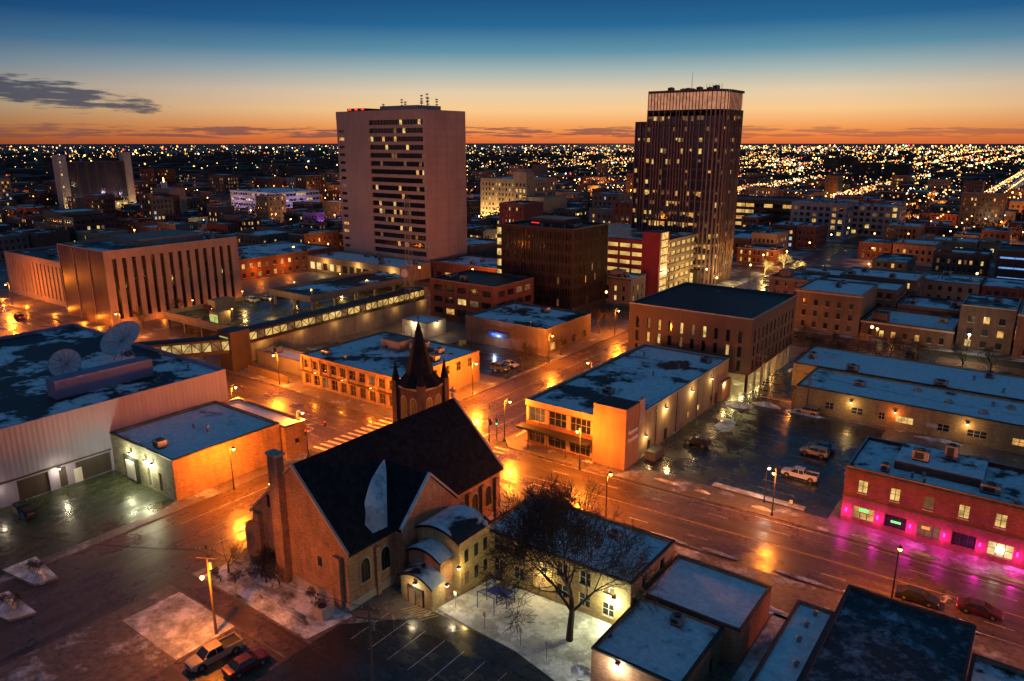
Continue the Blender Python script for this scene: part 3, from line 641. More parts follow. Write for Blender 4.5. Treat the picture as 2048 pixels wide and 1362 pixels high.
for k in range(2):
    X=-120.4+k*2.6
    p.q([(X,37,0.14),(X+1.9,37,.14),(X+1.9,36.8,1.5),(X,36.8,1.5)],bluep if k else conc_l)
    p.box(X,X+1.9,37,38.6,.3,1.5,dkmetal);p.box(X-.05,X+1.95,37,38.7,1.5,1.6,dkmetal);p.box(X-.12,X,37.3,38.2,.9,1.1,metal);p.box(X+1.9,X+2.02,37.3,38.2,.9,1.1,metal)
    for cx in(.2,1.7):p.cone((X+cx,37.3,.14),(X+cx,37.3,.3),.1,.1,8,rubber)
p.obj('dumpster')
# ------------------------------------------------------------ marble bank
cs=[(2.2+i*2.95,3.4+i*2.95) for i in range(14)]
mb,_=bldg('marble_bank_building',-255,-225,103.5,148,23,marble,roof_little,side=dict(rows=[(2.2,20.5)],cols=cs,g=lambda:glass,d=.7,reveal=marble_d),front=dict(rows=[(.0,22.9)],cols=[(.4,9.7),(10.1,19.6),(20,29.4)],g=lambda:marble_d,d=.12,reveal=dkmetal),equip=8,par=.8,cope=conc_l)
p=P();p.box(-250,-232,118,140,22.2,24.6,conc);attach(p,'penthouse',mb)
mw,_=bldg('bank_wing',-311,-255.3,108,150,15.5,marble,roof_little,front=dict(rows=[(2,13.5)],cols=[(2+i*3,3+i*3) for i in range(18)],g=lambda:dkpanel,d=.5),par=.6,equip=4)
for xx in (-300,-280,-259,-239,-229):light((xx,101.2,1.),1100,SO,None,.3,'facade_floodlight')
for yy in (108,118,128,138,146):light((-222.5,yy,1.),480,SO,None,.3,'facade_floodlight')
# ------------------------------------------------------------ parking deck & skyway
dk=empty('parking_deck',(-195,150,0));p=P()
x0,x1,y0,y1=-211,-174,112,187
p.box(x0,x1,y0,y1,3.2,4.2,conc,True,concpave);
for a in ((x0,x1,y0,y0+.3),(x0,x1,y1-.3,y1),(x0,x0+.3,y0+.31,y1-.31),(x1-.3,x1,y0+.31,y1-.31)):p.box(*a,4.2,5.5,stucco)
for i in range(9):
    for j in range(5):p.box(x0+.5+j*8.8,x0+1.1+j*8.8,y0+.5+i*9.1,y0+1.1+i*9.1,0,3.2,conc)
p.box(-198,-178,140,187-.4,7.4,8.3,conc,True,roof_little);
for a in ((-198,-178,140,140.3),(-198,-197.7,140.31,186),(-178.3,-178,140.31,186)):p.box(*a,8.3,9.4,stucco)
for i in range(6):
    for xx in(-197.5,-188,-179):p.box(xx,xx+.7,141+i*8.5,141.7+i*8.5,4.2,7.4,stucco)
p.box(-207,-203,124,131,4.2,7.5,stucco);p.box(-190,-186,114,118,4.2,8,stucco);p.box(-189.9,-186.1,113.9,114,5,7.2,litg)
attach(p,'structure',dk)
for xx,yy in((-205,118),(-185,118),(-205,135),(-188,133),(-205,155),(-190,150),(-205,175),(-188,172)):
    p=P();p.cone((xx,yy,4.2),(xx,yy,8.6),.08,.06,6,metal);p.box(xx-.3,xx+.3,yy-.2,yy+.2,8.6,8.75,metal);p.box(xx-.22,xx+.22,yy-.14,yy+.14,8.5,8.58,sodium);attach(p,'deck_lamp',dk)
    light((xx-dk.location.x,yy-dk.location.y,8.2),750,(1,.56,.14),dk)
for yy in (146,156,166,176):light((-182-dk.location.x,yy-dk.location.y,6.9),350,(1,.7,.25),dk)
for yy in (120,140,160):light((-172-dk.location.x,yy-dk.location.y,2.8),250,(1,.5,.12),dk)
EXC.append((-225,-168,100,195))
def skyway(a,b,zb,h,w,parent,litmat=litb,st=2.2):
    a=Vector((*a,0));b=Vector((*b,0));d=(b-a);L=d.length;d.normalize();n=Vector((d.y,-d.x,0));p=P()
    def T(s,t,z): v=a+d*s+n*t;return (v.x,v.y,z)
    for z0,z1,m in((zb,zb+.8,dkpanel),(zb+h-.6,zb+h,dkpanel)):
        for t in (-w/2,w/2):p.q([T(0,t,z0),T(L,t,z0),T(L,t,z1),T(0,t,z1)],m)
    p.q([T(0,-w/2-.3,zb+h),T(L,-w/2-.3,zb+h),T(L,w/2+.3,zb+h),T(0,w/2+.3,zb+h)],roof_dark);p.q([T(0,-w/2,zb),T(L,-w/2,zb),T(L,w/2,zb),T(0,w/2,zb)],dkpanel)
    k=int(L/st)
    for t in(-w/2,w/2):
        s_=.12 if t<0 else -.12
        for i in range(k):
            p.q([T(L*i/k,t+s_,zb+.8),T(L*(i+1)/k,t+s_,zb+.8),T(L*(i+1)/k,t+s_,zb+h-.6),T(L*i/k,t+s_,zb+h-.6)],litmat if R.random()<.85 else litd)
            p.cone(T(L*i/k,t,zb+.6),T(L*i/k,t,zb+h-.4),.13,.13,4,dkmetal)
            if i%2==0:p.cone(T(L*i/k,t,zb+.6),T(L*(i+1)/k,t,zb+h-.4),.09,.09,4,dkmetal,False)
            else:p.cone(T(L*i/k,t,zb+h-.4),T(L*(i+1)/k,t,zb+.6),.09,.09,4,dkmetal,False)
    return p
sk=empty('skyway_bridge',(-160,130,0))
p=skyway((-175,76.5),(-158.5,100),4.6,3.6,3.6,sk,galy);attach(p,'bridge_span',sk)
p=skyway((-160,100),(-163.5,172),5.6,3.2,4,sk,deckl,2.4);attach(p,'gallery',sk)
p=P();p.box(-161.9,-156.6,98.6,104,0,9.8,dkpanel);p.box(-161,-157.5,98.5,98.6,6,8.5,litg);p.box(-165,-160.5,104,172,0,5.4,conc)
attach(p,'stair_tower',sk)
for yy in range(110,172,12):light((-159.-sk.location.x,yy-sk.location.y,4.6),220,(1,.5,.12),sk)
light((-166-sk.location.x,88-sk.location.y,4),1800,SO,sk)
bldg('low_service_building',-157,-140,106,112,3.6,conc,roof_half,equip=1)
bldg('brick_office',-157,-131,170,190,12.8,brick_red,roof_dark,front=dict(rows=rows(3,2.2,3.6,1.8),cols=cols(26,5,3.4),g=pick(.2)),side=dict(rows=rows(3,2.2,3.6,1.8),cols=cols(20,4,3.2),g=pick(.4)),equip=4)
cv,_=bldg('restaurant_building',-130,-103,155,178,7.2,tan_d,roof_half,side=dict(rows=[(1,3)],cols=cols(23,4,2.4),g=pick(.3)),equip=4)
p=P();p.box(-121,-114.5,153.6,154.9,3.2,4.4,bluep);p.box(-119.6,-116.,153.5,153.6,3.5,4.1,cyanl);attach(p,'blue_sign_canopy',cv);light((-118-cv.location.x,152.6-cv.location.y,3.2),350,(.6,.75,1),cv)
b,_=bldg('garage_building',-150,-140,150,158,4.4,conc_l,roof_half,front=dict(rows=[(.2,2.8)],cols=cols(10,3,2.2),g=lambda:white));walllamp(b,-145,149.7,4,600,(1,.75,.35));walllamp(b,-139.6,154,4,350,(1,.75,.35),(1,0))
dg,_=bldg('dark_glass_office',-149,-121,197,219,28,dkpanel,roof_dark,front=dict(rows=rows(7,3,3.55,2.3),cols=cols(28,19,1.15,.4),g=pick(.03,(litd,)),d=.2),side=dict(rows=rows(7,3,3.55,2.3),cols=cols(22,15,1.15,.4),g=pick(.04,(litd,litw)),d=.2),equip=10,par=.6,cope=dkpanel)
p=P();p.box(-152.5,-149,199,205,0,27.5,dkpanel)
for i in range(7):p.box(-152.3,-149.3,198.9,199,3+i*3.55,5.2+i*3.55,lity)
for i in range(28):p.box(-148.9+i,-148.75+i,196.7,197,3,27.5,dkpanel)
for i in range(22):p.box(-121,-120.7,197.2+i,197.35+i,3,27.5,dkpanel)
p.box(-142,-128,203,213,27.4,30,dkpanel);p.box(-141,-138,202.8,203,28.4,28.5,redl)
attach(p,'stair_and_fins',dg)
pg=empty('parking_garage',(-135,265,0));p=P();x0,x1,y0,y1=-165,-113,243,289
p.box(x0+1,x1-1,y0+1,y1-1,0,20,dkpanel,True,roof_little)
for i in range(7):
    zz=i*3.05
    p.box(x0,x1-7,y0,y0+.3,zz+.1,zz+1.6,redp);p.box(x1-.3,x1,y0+7,y1,zz+.2,zz+1.5,stucco)
    if i<6:
        p.box(x0+.1,x1-7,y0+.95,y0+.99,zz+1.6,zz+3.15,deckl if R.random()<.8 else litw);p.box(x1-.99,x1-.95,y0+7,y1,zz+1.5,zz+3.2,deckl)
        for j in range(10):p.box(x0+j*5,x0+.6+j*5,y0+.02,y0+.6,zz+1.6,zz+3.2,redp)
        for j in range(9):p.box(x1-.6,x1-.02,y0+9+j*4.6,y0+9.6+j*4.6,zz+1.5,zz+3.3,stucco)
p.box(x1-7,x1,y0-.5,y0+7,0,23,redp);
for i in range(8):p.box(x1,x1+.08,y0+.5,y0+6,1+i*2.8,3.3+i*2.8,lity)
attach(p,'decks',pg);EXC.append((x0-3,x1+3,y0-3,y1+3))
light((-106-pg.location.x,262-pg.location.y,6),3500,(1,.6,.2),pg);light((-104-pg.location.x,250-pg.location.y,15),2500,(1,.6,.2),pg)
# ------------------------------------------------------------ bronze fin tower
rt=empty('bronze_fin_tower',(-121,285,0))
def finface(p,p0,u,w,z0,z1,lit,nf,fl=4.):
    n=(u[1],-u[0]);k=int((z1-z0)/fl)
    for i in range(k):
        band=R.random()<.3
        for j in range(nf):
            s0=w*j/nf;s1=w*(j+1)/nf;za=z0+fl*i;zb=za+fl
            q=lambda s,z,d=0:(p0[0]+u[0]*s+n[0]*d,p0[1]+u[1]*s+n[1]*d,z)
            r=R.random();m=tglass
            if r<lit(i/k)*(1.6 if band else .8):m=R.choice([lity,litw,litw,litd,litd,litd])
            zm=za+R.choice([2.2,2.2,1.8,2.8]) if m is not tglass else za+2.2
            p.q([q(s0,zm),q(s1,zm),q(s1,zb-.3),q(s0,zb-.3)],m);p.q([q(s0,za+.5),q(s1,za+.5),q(s1,zm),q(s0,zm)],tglass);p.q([q(s0,za-.3),q(s1,za-.3),q(s1,za+.5),q(s0,za+.5)],dkpanel)
    for j in range(nf+1):
        s=w*j/nf
        if j%2==0 or R.random()<.6:
            a0=z0+fl*(R.randint(0,4) if j%2 else 0);a1=z1-(fl*R.randint(0,3) if j%2 else 0)
            cx=p0[0]+u[0]*s;cy=p0[1]+u[1]*s
            ax=(cx-abs(u[0])*.13+min(n[0],0)*.6,cx+abs(u[0])*.13+max(n[0],0)*.6);ay=(cy-abs(u[1])*.13+min(n[1],0)*.6,cy+abs(u[1])*.13+max(n[1],0)*.6)
            p.box(ax[0],ax[1],ay[0],ay[1],a0,a1,fins)
p=P();X0,X1,Y0,Y1=-136,-106,275,295
lf=lambda t:.8 if t<.2 else (.4 if t<.45 else .3)
arcs=[];rad=6.
for k in range(7):
    t=-math.pi/2+math.pi/2*k/6;arcs.append((X1-rad+rad*math.cos(t),Y0+rad+rad*math.sin(t)))
path=[(X0,Y0)]+arcs+[(X1,Y1)]
finface(p,(X0,Y0),(1,0),30-rad,0,66,lf,20);finface(p,(X1,Y0+rad),(0,1),20-rad,0,66,lf,12)
for a,b in zip(arcs,arcs[1:]):
    d=Vector(b)-Vector(a);L=d.length;d.normalize();finface(p,a,(d.x,d.y),L,0,66,lf,1)
p.q([(x,y,66) for x,y in path]+[(X0,Y1,66)],dkpanel)
p.q([(x,y,72.6) for x,y in path]+[(X0,Y1,72.6)],roof_dark)
p.q([(X0,Y1,0),(X0,Y0,0),(X0,Y0,73),(X0,Y1,73)],dkpanel);p.q([(X1,Y1,0),(X0,Y1,0),(X0,Y1,73),(X1,Y1,73)],dkpanel)
for a,b in zip(path,path[1:]):
    p.q([(*a,66.),(*b,66.),(*b,72.2),(*a,72.2)],crown)
    d=Vector(b)-Vector(a);L=d.length;d.normalize();nn=Vector((d.y,-d.x))
    for i in range(max(1,int(L/1.3))):
        c=Vector(a)+d*min(L,i*1.3)+nn*.3;p.cone((c.x,c.y,65.),(c.x,c.y,73),.17,.17,4,slotwall)
    o_=nn*.55;p.q([(a[0]+o_.x,a[1]+o_.y,72.2),(b[0]+o_.x,b[1]+o_.y,72.2),(b[0]+o_.x,b[1]+o_.y,73.1),(a[0]+o_.x,a[1]+o_.y,73.1)],slotwall)
p.box(-143,X0-.01,279,293,0,62,dkpanel)
finface(p,(-143,278.9),(1,0),7,0,62,lf,6)
for i in range(9):hvac(p,X0+3+i*2.6,Y0+6+R.uniform(0,9),72.6,2,2,R.uniform(1,2.2))
p.cone((-122,283,73),(-122,283,80),.12,.05,5,metal)
for i in range(6):p.cone((-116+i*1.2,283,72.6),(-116+i*1.2,283,75.5),.08,.08,5,metal)
attach(p,'tower',rt);EXC.append((-146,-103,272,298))
p=P();p.box(-146,-110,271,274.4,0,6,dkpanel)
for i in range(10):p.box(-145+i*3.4,-142.4+i*3.4,270.9,271,.5,5,lity)
attach(p,'lobby',rt)
for xx,yy in((-103,272),(-101,285)):light((xx-rt.location.x,yy-rt.location.y,5),2500,(1,.6,.2),rt)
# ------------------------------------------------------------ beige hotel tower
rr=rows(17,8.2,3.3,1.95)
ht=empty('beige_hotel_tower',(-234,237,0));p=P();X0,X1,Y0,Y1,H=-260,-208,225,250,66.6
facade(p,(X0,Y0),(1,0),15,0,H,precast,dict(rows=[(a+.3,b+.1) for a,b in rows(17,5,3.3,1.4)],cols=[(1,4.4)],g=pick(.12),d=.3))
n0=X0+15
zc=0
for a,b in rr:
    p.q([(n0,Y0,zc),(X1,Y0,zc),(X1,Y0,a),(n0,Y0,a)],precast)
    w0,w1=n0+5,X1-1.2
    p.q([(n0,Y0,a),(w0,Y0,a),(w0,Y0,b),(n0,Y0,b)],precast);p.q([(w1,Y0,a),(X1,Y0,a),(X1,Y0,b),(w1,Y0,b)],precast)
    for z_ in(a,b):p.q([(w0,Y0,z_),(w1,Y0,z_),(w1,Y0+.9,z_),(w0,Y0+.9,z_)],dkpanel)
    p.q([(w0,Y0,a),(w0,Y0+.9,a),(w0,Y0+.9,b),(w0,Y0,b)],precast);p.q([(w1,Y0,a),(w1,Y0+.9,a),(w1,Y0+.9,b),(w1,Y0,b)],precast)
    nn=18;st=(w1-w0)/nn
    for i in range(nn):
        g=R.choice((litw,lity,litd,litd)) if R.random()<.11 else glass
        p.q([(w0+i*st,Y0+.9,a),(w0+i*st+st,Y0+.9,a),(w0+i*st+st,Y0+.9,b),(w0+i*st,Y0+.9,b)],g)
        p.box(w0+i*st-.07,w0+i*st+.07,Y0+.75,Y0+.88,a,b,dkmetal)
    zc=b
p.q([(n0,Y0,zc),(X1,Y0,zc),(X1,Y0,H),(n0,Y0,H)],precast)
p.q([(X1,Y0,0),(X1,Y1,0),(X1,Y1,H),(X1,Y0,H)],precast);p.q([(X1,Y1,0),(X0,Y1,0),(X0,Y1,H),(X1,Y1,H)],precast);p.q([(X0,Y1,0),(X0,Y0,0),(X0,Y0,H),(X0,Y1,H)],precast)
for i in range(1,19):p.box(X1,X1+.02,Y0+.01,Y1-.01,i*3.5,i*3.5+.07,conc)
for yy in (231,238,244):p.box(X1,X1+.03,yy,yy+.08,0,H,conc)
p.q([(X0,Y0,H-.01),(X1,Y0,H-.01),(X1,Y1,H-.01),(X0,Y1,H-.01)],roof_dark)
p.box(X0,X1,Y0-.08,Y0-.002,H-3,H+.2,precast)
attach(p,'tower',ht);p=P()
p.box(-240,-218,232,246,H,H+2.2,precast)
p.box(-256,-246,228,240,H,H+1.5,dkmetal);
for xx in(-255,-251,-247):p.box(xx,xx+1.5,227.8,227.9,H+.8,H+1.3,redl)
for xx,yy,hh in((-229,234,5),(-227,234,4),(-214,230,6),(-212.5,232,5),(-211,230,6.5),(-209.5,234,4.5),(-216,232,4),(-242,236,3.5)):
    p.cone((xx,yy,H),(xx,yy,H+hh),.12,.08,5,metal)
    for k in(.5,.75,.95):p.box(xx-.7,xx+.7,yy-.1,yy+.1,H+hh*k-.4,H+hh*k,metal)
attach(p,'roof_antennas',ht);EXC.append((X0-3,X1+12,Y0-3,Y1+3))
bldg('hotel_podium',-262,-206,252,276,10,tan_d,roof_half,equip=5)
bldg('hotel_podium',-205,-170,224,246,7,brick_red,roof_half,front=dict(rows=[(1,3)],cols=cols(35,7,3),g=pick(.5)),equip=5)
b,_=bldg('hotel_podium',-262,-206,206,224,6.5,stucco,roof_most,front=dict(rows=[(1,4)],cols=cols(56,13,3),g=pick(.5,(lity,litw,litb))),equip=7)
for xx in(-250,-230,-210):light((xx,204,4.5),900,(1,.6,.2),None,.3,'canopy_light')
b,_=bldg('brick_row_building',-300,-262,160,222,8.5,brick_red,roof_half,side=dict(rows=[(1,2.8),(4.8,6.6)],cols=cols(62,16,1.5),g=pick(.4),sill=stone),equip=10)
for yy in range(165,222,14):light((-258.5,yy,4.),1800,SO,None,.3,'facade_lamp')
cr,_=bldg('cream_deco_office',-346,-305,432,470,29,stucco,roof_half,front=dict(rows=rows(7,3,3.5,1.9),cols=cols(41,13,1.4),g=pick(.5,(litw,lity,litd))),side=dict(rows=rows(7,3,3.5,1.9),cols=cols(38,11,1.4),g=pick(.3,(lity,litw,litd))),equip=6)
p=P();p.box(-316,-304.5,431.5,441,0,34,stucco);p.box(-314,-307,432,440,34,36,stucco);p.box(-304.9,-290,432,462,0,17,stucco)
for i in range(6):
    for j in range(3):p.box(-313.5+j*3.2,-312+j*3.2,431.4,431.5,4+i*4,6.2+i*4,lity if R.random()<.5 else glass)
attach(p,'corner_tower',cr)
for xx in(-343,-330,-318):light((xx,426,3),12000,(1,.62,.22),None,.5,'facade_floodlight')
light((-286,448,8),3500,(1,.6,.2),None,.5,'facade_floodlight')
wb,_=bldg('white_banded_office',-535,-478,350,392,17.5,white,roof_most,front=dict(rows=rows(4,2.4,4,1.7),cols=cols(57,18,2.9,.5),g=pick(.4,(litw,litp,litd)),d=.4),side=dict(rows=rows(4,2.4,4,1.7),cols=cols(42,13,2.9,.5),g=pick(.4,(litw,litp)),d=.4),equip=12)
for xx in(-525,-495):light((xx,340,9),3000,(.8,.5,.8),None,.6,'facade_floodlight')
light((-466,370,9),4000,(.7,.5,.9),None,.6,'facade_floodlight')
tp=empty('twin_pylon_block',(-612,284,0));p=P()
p.box(-616,-607,256,262,0,45,conc_l);p.box(-616,-607,306,311,0,46.5,conc_l);p.box(-614,-609,262,306,12,40,dkpanel)
for j in range(6):p.box(-609,-608.9,264+j*7,269+j*7,13,39,tglass)
p.box(-615,-609.5,262,306,0,9,stucco)
for j in range(9):p.box(-609.5,-609.4,264+j*4.7,267+j*4.7,1,7.5,lity)
for i in range(14):p.box(-607,-606.9,257,258,3+i*3,4.4+i*3,litd if i%3 else lity)
attach(p,'pylons',tp);EXC.append((-626,-600,250,318))
for yy in(259,275,292,308):light((-600,yy,3),4200,(1,.68,.3),None,.5,'facade_floodlight')
for (a,b,c,d,h) in((-131,-100,461,478,20),(-105,-75,480,500,18),(-131,-105,495,515,19)):
    bldg('apartment_block',a,b,c,d,h,wht_d,roof_half,front=dict(rows=rows(5,1.5,3.5,2),cols=cols(b-a,8,2.2),g=pick(.3)),side=dict(rows=rows(5,1.5,3.5,2),cols=cols(d-c,5,2.2),g=pick(.3)),equip=5)
bldg('long_parking_structure',-190,-135,480,510,19,dkpanel,roof_dark,front=dict(rows=rows(4,2,4,2.2),cols=cols(55,9,5.4),g=pick(.5,(deckl,litw))))
b,_=bldg('glass_front_office',-18,15,350,372,13,dkpanel,roof_dark,front=dict(rows=rows(3,1.6,4,.7),cols=cols(33,6,5),g=lambda:cyanl))
st=P();st.cone((-515,285,0),(-515,285,27),2.2,1.9,14,whmetal);st.cone((-515,285,27),(-515,285,30),.3,.3,6,sodium);st.obj('lit_chimney_stack')
# ------------------------------------------------------------ filler city
FW=Vector((-.592,.806));RT=Vector((.806,.592))
def vis(x,y,m=5):
    a=FW.x*x+FW.y*y;b=RT.x*x+RT.y*y
    return a>60 and abs(math.degrees(math.atan2(b,a)))<35+m
wallset=[brick_red,brick_brn,brick_red,tan_d,brick_brn,grey_d,tan_d,brick_red,stucco,dkpanel,slotwall]
def overlaps(a):
    for b in EXC:
        if a[0]<b[1] and a[1]>b[0] and a[2]<b[3] and a[3]>b[2]:return True
    return False
nb=0;lights=[]
ys=[104.,215,325,435,545,655,765,875]
xs=[-908,-803,-698,-593,-488,-383,-278,-173,-68,37,142,247,352]
slots=[]
for bx in xs:
    for by in ys:
        X0,X1,Y0,Y1=bx-87+5,bx+4,by+10,by+100
        if bx==-68:X0,X1=-155,-100
        if bx==37:X0,X1=-76,15
        if bx==142:X0,X1=30,125
        if by==104.:
            if bx>-300:continue
            Y0,Y1=104,198
        cx,cy=(X0+X1)/2,(Y0+Y1)/2
        if not vis(cx,cy,8):continue
        dist=math.hypot(cx,cy)
        sheet_pts=[(X0-3,Y0-3),(X1+3,Y0-3),(X1+3,Y1+3),(X0-3,Y1+3)]
        if by>200:slab('city_block_pavement',sheet_pts,.12,citypave,K)
        yy=Y0
        while yy<Y1-12:
            dd=R.uniform(14,26);dd=min(dd,Y1-yy)
            xx=X0
            while xx<X1-8:
                ww=R.uniform(10,26);ww=min(ww,X1-xx)
                if ww<8 or dd<9:xx+=ww;continue
                r=(xx,xx+ww-.6,yy+R.choice([0,0,3]),yy+dd-R.choice([.6,.6,5]))
                gap=R.random()<(.3 if dist<450 else .4)
                if not gap and not overlaps(r) and vis((r[0]+r[1])/2,(r[2]+r[3])/2,5):slots.append(r+(dist,))
                elif dist<700 and not overlaps(r) and R.random()<.7:lights.append(((r[0]+r[1])/2,(r[2]+r[3])/2))
                xx+=ww
            yy+=dd
for (a,b,c,d,dist) in slots:
    cy=(c+d)/2;cx=(a+b)/2
    h=R.choice([5,6,7,8,9,9,11,12])
    if dist>420 and R.random()<.08:h=R.uniform(15,26)
    if cx>-76 and cy<330:h=R.choice([5.2,6.5,7.5,9,10.5,12])
    w=R.choice(wallset);nf=max(1,int(h//3.3))
    g=pick(R.choice([.06,.12,.2,.4]),R.choice([(litw,lity,litd),(litw,litd,litd),(lity,litc,litw)]))
    if cx>-76 and cy<430:g=pick(R.choice([.05,.15,.35,.5]),(litw,lity,litd));w=R.choice([brick_red,brick_brn,tan_d,brick_brn,brick_tan,stucco])
    roof=R.choice([roof_half,roof_most,roof_half,roof_little,roof_most])
    nm='brick_building' if 'brick' in w.name else 'commercial_building'
    if h>14:nm='apartment_building'
    st=R.choice([2.2,2.6,3.2]);ww=R.choice([.9,1.1,1.4]);near=dist<420
    fr=dict(rows=rows(nf,1.,3.3,1.7),cols=cols(b-a,max(2,int((b-a)/st)),ww),g=g,d=.2,sill=stone if near else None)
    sd=dict(rows=rows(nf,1.,3.3,1.7),cols=cols(d-c,max(2,int((d-c)/st)),ww),g=g,d=.2,sill=stone if near else None) if R.random()<.8 and d-c>6 else None
    e_,_=bldg(nm,a,b,c,d,h,w,roof,front=fr,side=sd,equip=R.randint(1,5) if dist<560 else 0,par=R.choice([.4,.6,.9]),cope=R.choice([conc,dkmetal,stone]));nb+=1
    if near and R.random()<.6:
        q=P();q.box(a-.25,b+.25,c-.3,c-.002,h-.7,h-.3,R.choice([stone,brick_brn,wood]))
        if R.random()<.5:q.box(a+2,min(b-1,a+6),c+3,min(d-1,c+7),h-.9,h+1.8,w)
        attach(q,'cornice_and_penthouse',e_)
R.shuffle(lights)
glob=P();cnt=0
for (x,y) in lights[:28]+[(-62,212),(-34,207),(-14,214),(-58,232)]:
    glob.cone((x,y,.1),(x,y,7),.1,.07,5,dkmetal);glob.ball((x,y,7.1),.3,sodium if cnt%3 else ledw,6,4);light((x,y,6.3),4500,SO if cnt%3 else (1,.75,.4),None,.4,'yard_light');cnt+=1
ci=0
for bx in (-693,-588,-483,-378,-273,-168,-88,22,132):
    y=212
    while y<900:
        if vis(bx,y,2):
            glob.cone((bx-6,y,.1),(bx-6,y,8),.1,.07,5,dkmetal);glob.ball((bx-6,y,8.1),.36,sodium,6,4)
            if ci%4==0: light((bx-5.4,y,7.2),12000 if y<500 else 20000,SO,None,.5,'yard_light')
            ci+=1
        y+=R.uniform(34,48)
for by in (209,319,429,539,649,759,869):
    x=-800
    while x<200:
        if vis(x,by,2) and not overlaps((x-1,x+1,by-1,by+1)):
            glob.cone((x,by-5,.1),(x,by-5,8),.1,.07,5,dkmetal);glob.ball((x,by-5,8.1),.36,sodium,6,4)
            if ci%4==0: light((x,by-4.4,7.2),12000 if by<500 else 20000,SO,None,.5,'yard_light')
            ci+=1
        x+=R.uniform(34,50)
glob.obj('distant_street_lamps')
for bx in (-693,-588,-483,-378,-273,-168):sheet('side_street_road',[(bx-7,205),(bx+7,205),(bx+7,960),(bx-7,960)],.006,asphalt2)
sheet('boulevard_road',[(-61,430),(-47,430),(-47,2500),(-61,2500)],.012,asphalt2)
for by in (209,319,429,539,649,759,869):sheet('side_avenue_road',[(-950,by-6),(260,by-6),(260,by+6),(-950,by+6)],.009,asphalt)
fl=P();em=[(E('far_light_amber',(1,.4,.07),6,0),50),(E('far_light_warm',(1,.66,.28),6,0),40),(E('far_light_white',(.95,.95,.85),5,0),10),(E('far_light_green',(.3,1,.4),3.5,0),5),(E('far_light_red',(1,.06,.03),5,0),8),(E('far_light_dim',(1,.5,.15),1.6,0),70)]
bag=[m for m,n in em for _ in range(n)]
def tet(p,x,y,z,s,m):
    p.q([(x-s,y-s,z-s),(x+s,y+s,z-s),(x-s,y+s,z+s)],m);p.q([(x+s,y+s,z-s),(x-s,y-s,z-s),(x+s,y-s,z+s)],m);p.q([(x-s,y-s,z-s),(x-s,y+s,z+s),(x+s,y-s,z+s)],m);p.q([(x+s,y+s,z-s),(x+s,y-s,z+s),(x-s,y+s,z+s)],m)
n=0
while n<8500:
    a=math.radians(R.uniform(-38,38));dd=1/R.uniform(1/12000,1/700)
    dens=.05+.95*max(0,min(1,(math.degrees(a)+10)/26))
    if dd<1300:dens*=.35
    if dd>2600 and a<0:dens=max(dens,.28)
    if R.random()>dens:continue
    v=FW*math.cos(a)*dd+RT*math.sin(a)*dd
    if R.random()<.6: v.x=round(v.x/105)*105-58
    if math.sin(v.x*.004+1.3)*math.sin(v.y*.0031+v.x*.0013)<R.uniform(-1.,.1):continue
    s=dd*.0003*R.choice([.6,.7,.8,1,1,1.2,1.7,2.6]);s=max(.28,s)
    tet(fl,v.x,v.y,R.uniform(5,11)+s,s,R.choice(bag));n+=1
y=430
while y<3600:
    for xx in(-62,-46):tet(fl,xx,y,8.5,max(.35,y*.00045),em[0][0] if R.random()<.7 else em[1][0])
    y+=26
fl.obj('distant_city_lights')
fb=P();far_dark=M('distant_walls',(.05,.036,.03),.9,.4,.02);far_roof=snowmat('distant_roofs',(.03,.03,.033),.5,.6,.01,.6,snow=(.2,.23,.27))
for i in range(1900):
    a=math.radians(R.uniform(-38,38));dd=R.uniform(850,4200)
    v=FW*math.cos(a)*dd+RT*math.sin(a)*dd;w=R.uniform(6,22);d=R.uniform(6,18);h=R.choice([5,6,7,9,9,12]) if R.random()<.95 else R.uniform(15,28)
    if abs(v.x+54)<w+9:continue
    if v.y<960 and v.x>-930:continue
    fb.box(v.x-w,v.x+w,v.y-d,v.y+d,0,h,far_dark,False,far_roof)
    if R.random()<.3:
        for k in range(3):
            xx=v.x-w+R.uniform(1,2*w-3);zz=R.uniform(1,h-2);fb.q([(xx,v.y-d-.05,zz),(xx+2,v.y-d-.05,zz),(xx+2,v.y-d-.05,zz+1.4),(xx,v.y-d-.05,zz+1.4)],R.choice([litw,litd]))
fb.obj('distant_city_blocks')
ft=P();twig=M('distant_bare_twigs',(.04,.028,.023),.95,.4,.02)
def clump(p,x,y,r,h,n,m):
    for i in range(n):
        a=R.uniform(0,TAU);q=r*math.sqrt(R.random());zz=h*R.uniform(.25,1)*(1-.35*q/r)
        cx,cy=x+q*math.cos(a),y+q*math.sin(a);s=r*R.uniform(.14,.36)
        d=[Vector((R.uniform(-1,1),R.uniform(-1,1),R.uniform(-1,1)))*s for _ in range(3)]
        p.q([(cx+e.x,cy+e.y,max(.1,zz+e.z)) for e in d],m)
for i in range(9500):
    a=math.radians(R.uniform(-38,38));dd=1/R.uniform(1/6500,1/480)
    if a>.1 and R.random()<.3:continue
    v=FW*math.cos(a)*dd+RT*math.sin(a)*dd
    if overlaps((v.x-4,v.x+4,v.y-4,v.y+4)) or abs(v.x+54)<12:continue
    if dd<1000:
        ok=True
        for s_ in slots:
            if s_[0]-2<v.x<s_[1]+2 and s_[2]-2<v.y<s_[3]+2:ok=False;break
        if not ok:continue
    big=1 if dd<1500 else dd/1500
    clump(ft,v.x,v.y,R.uniform(4,6.5)*big,R.uniform(8,13),14,twig)
ft.obj('distant_trees')
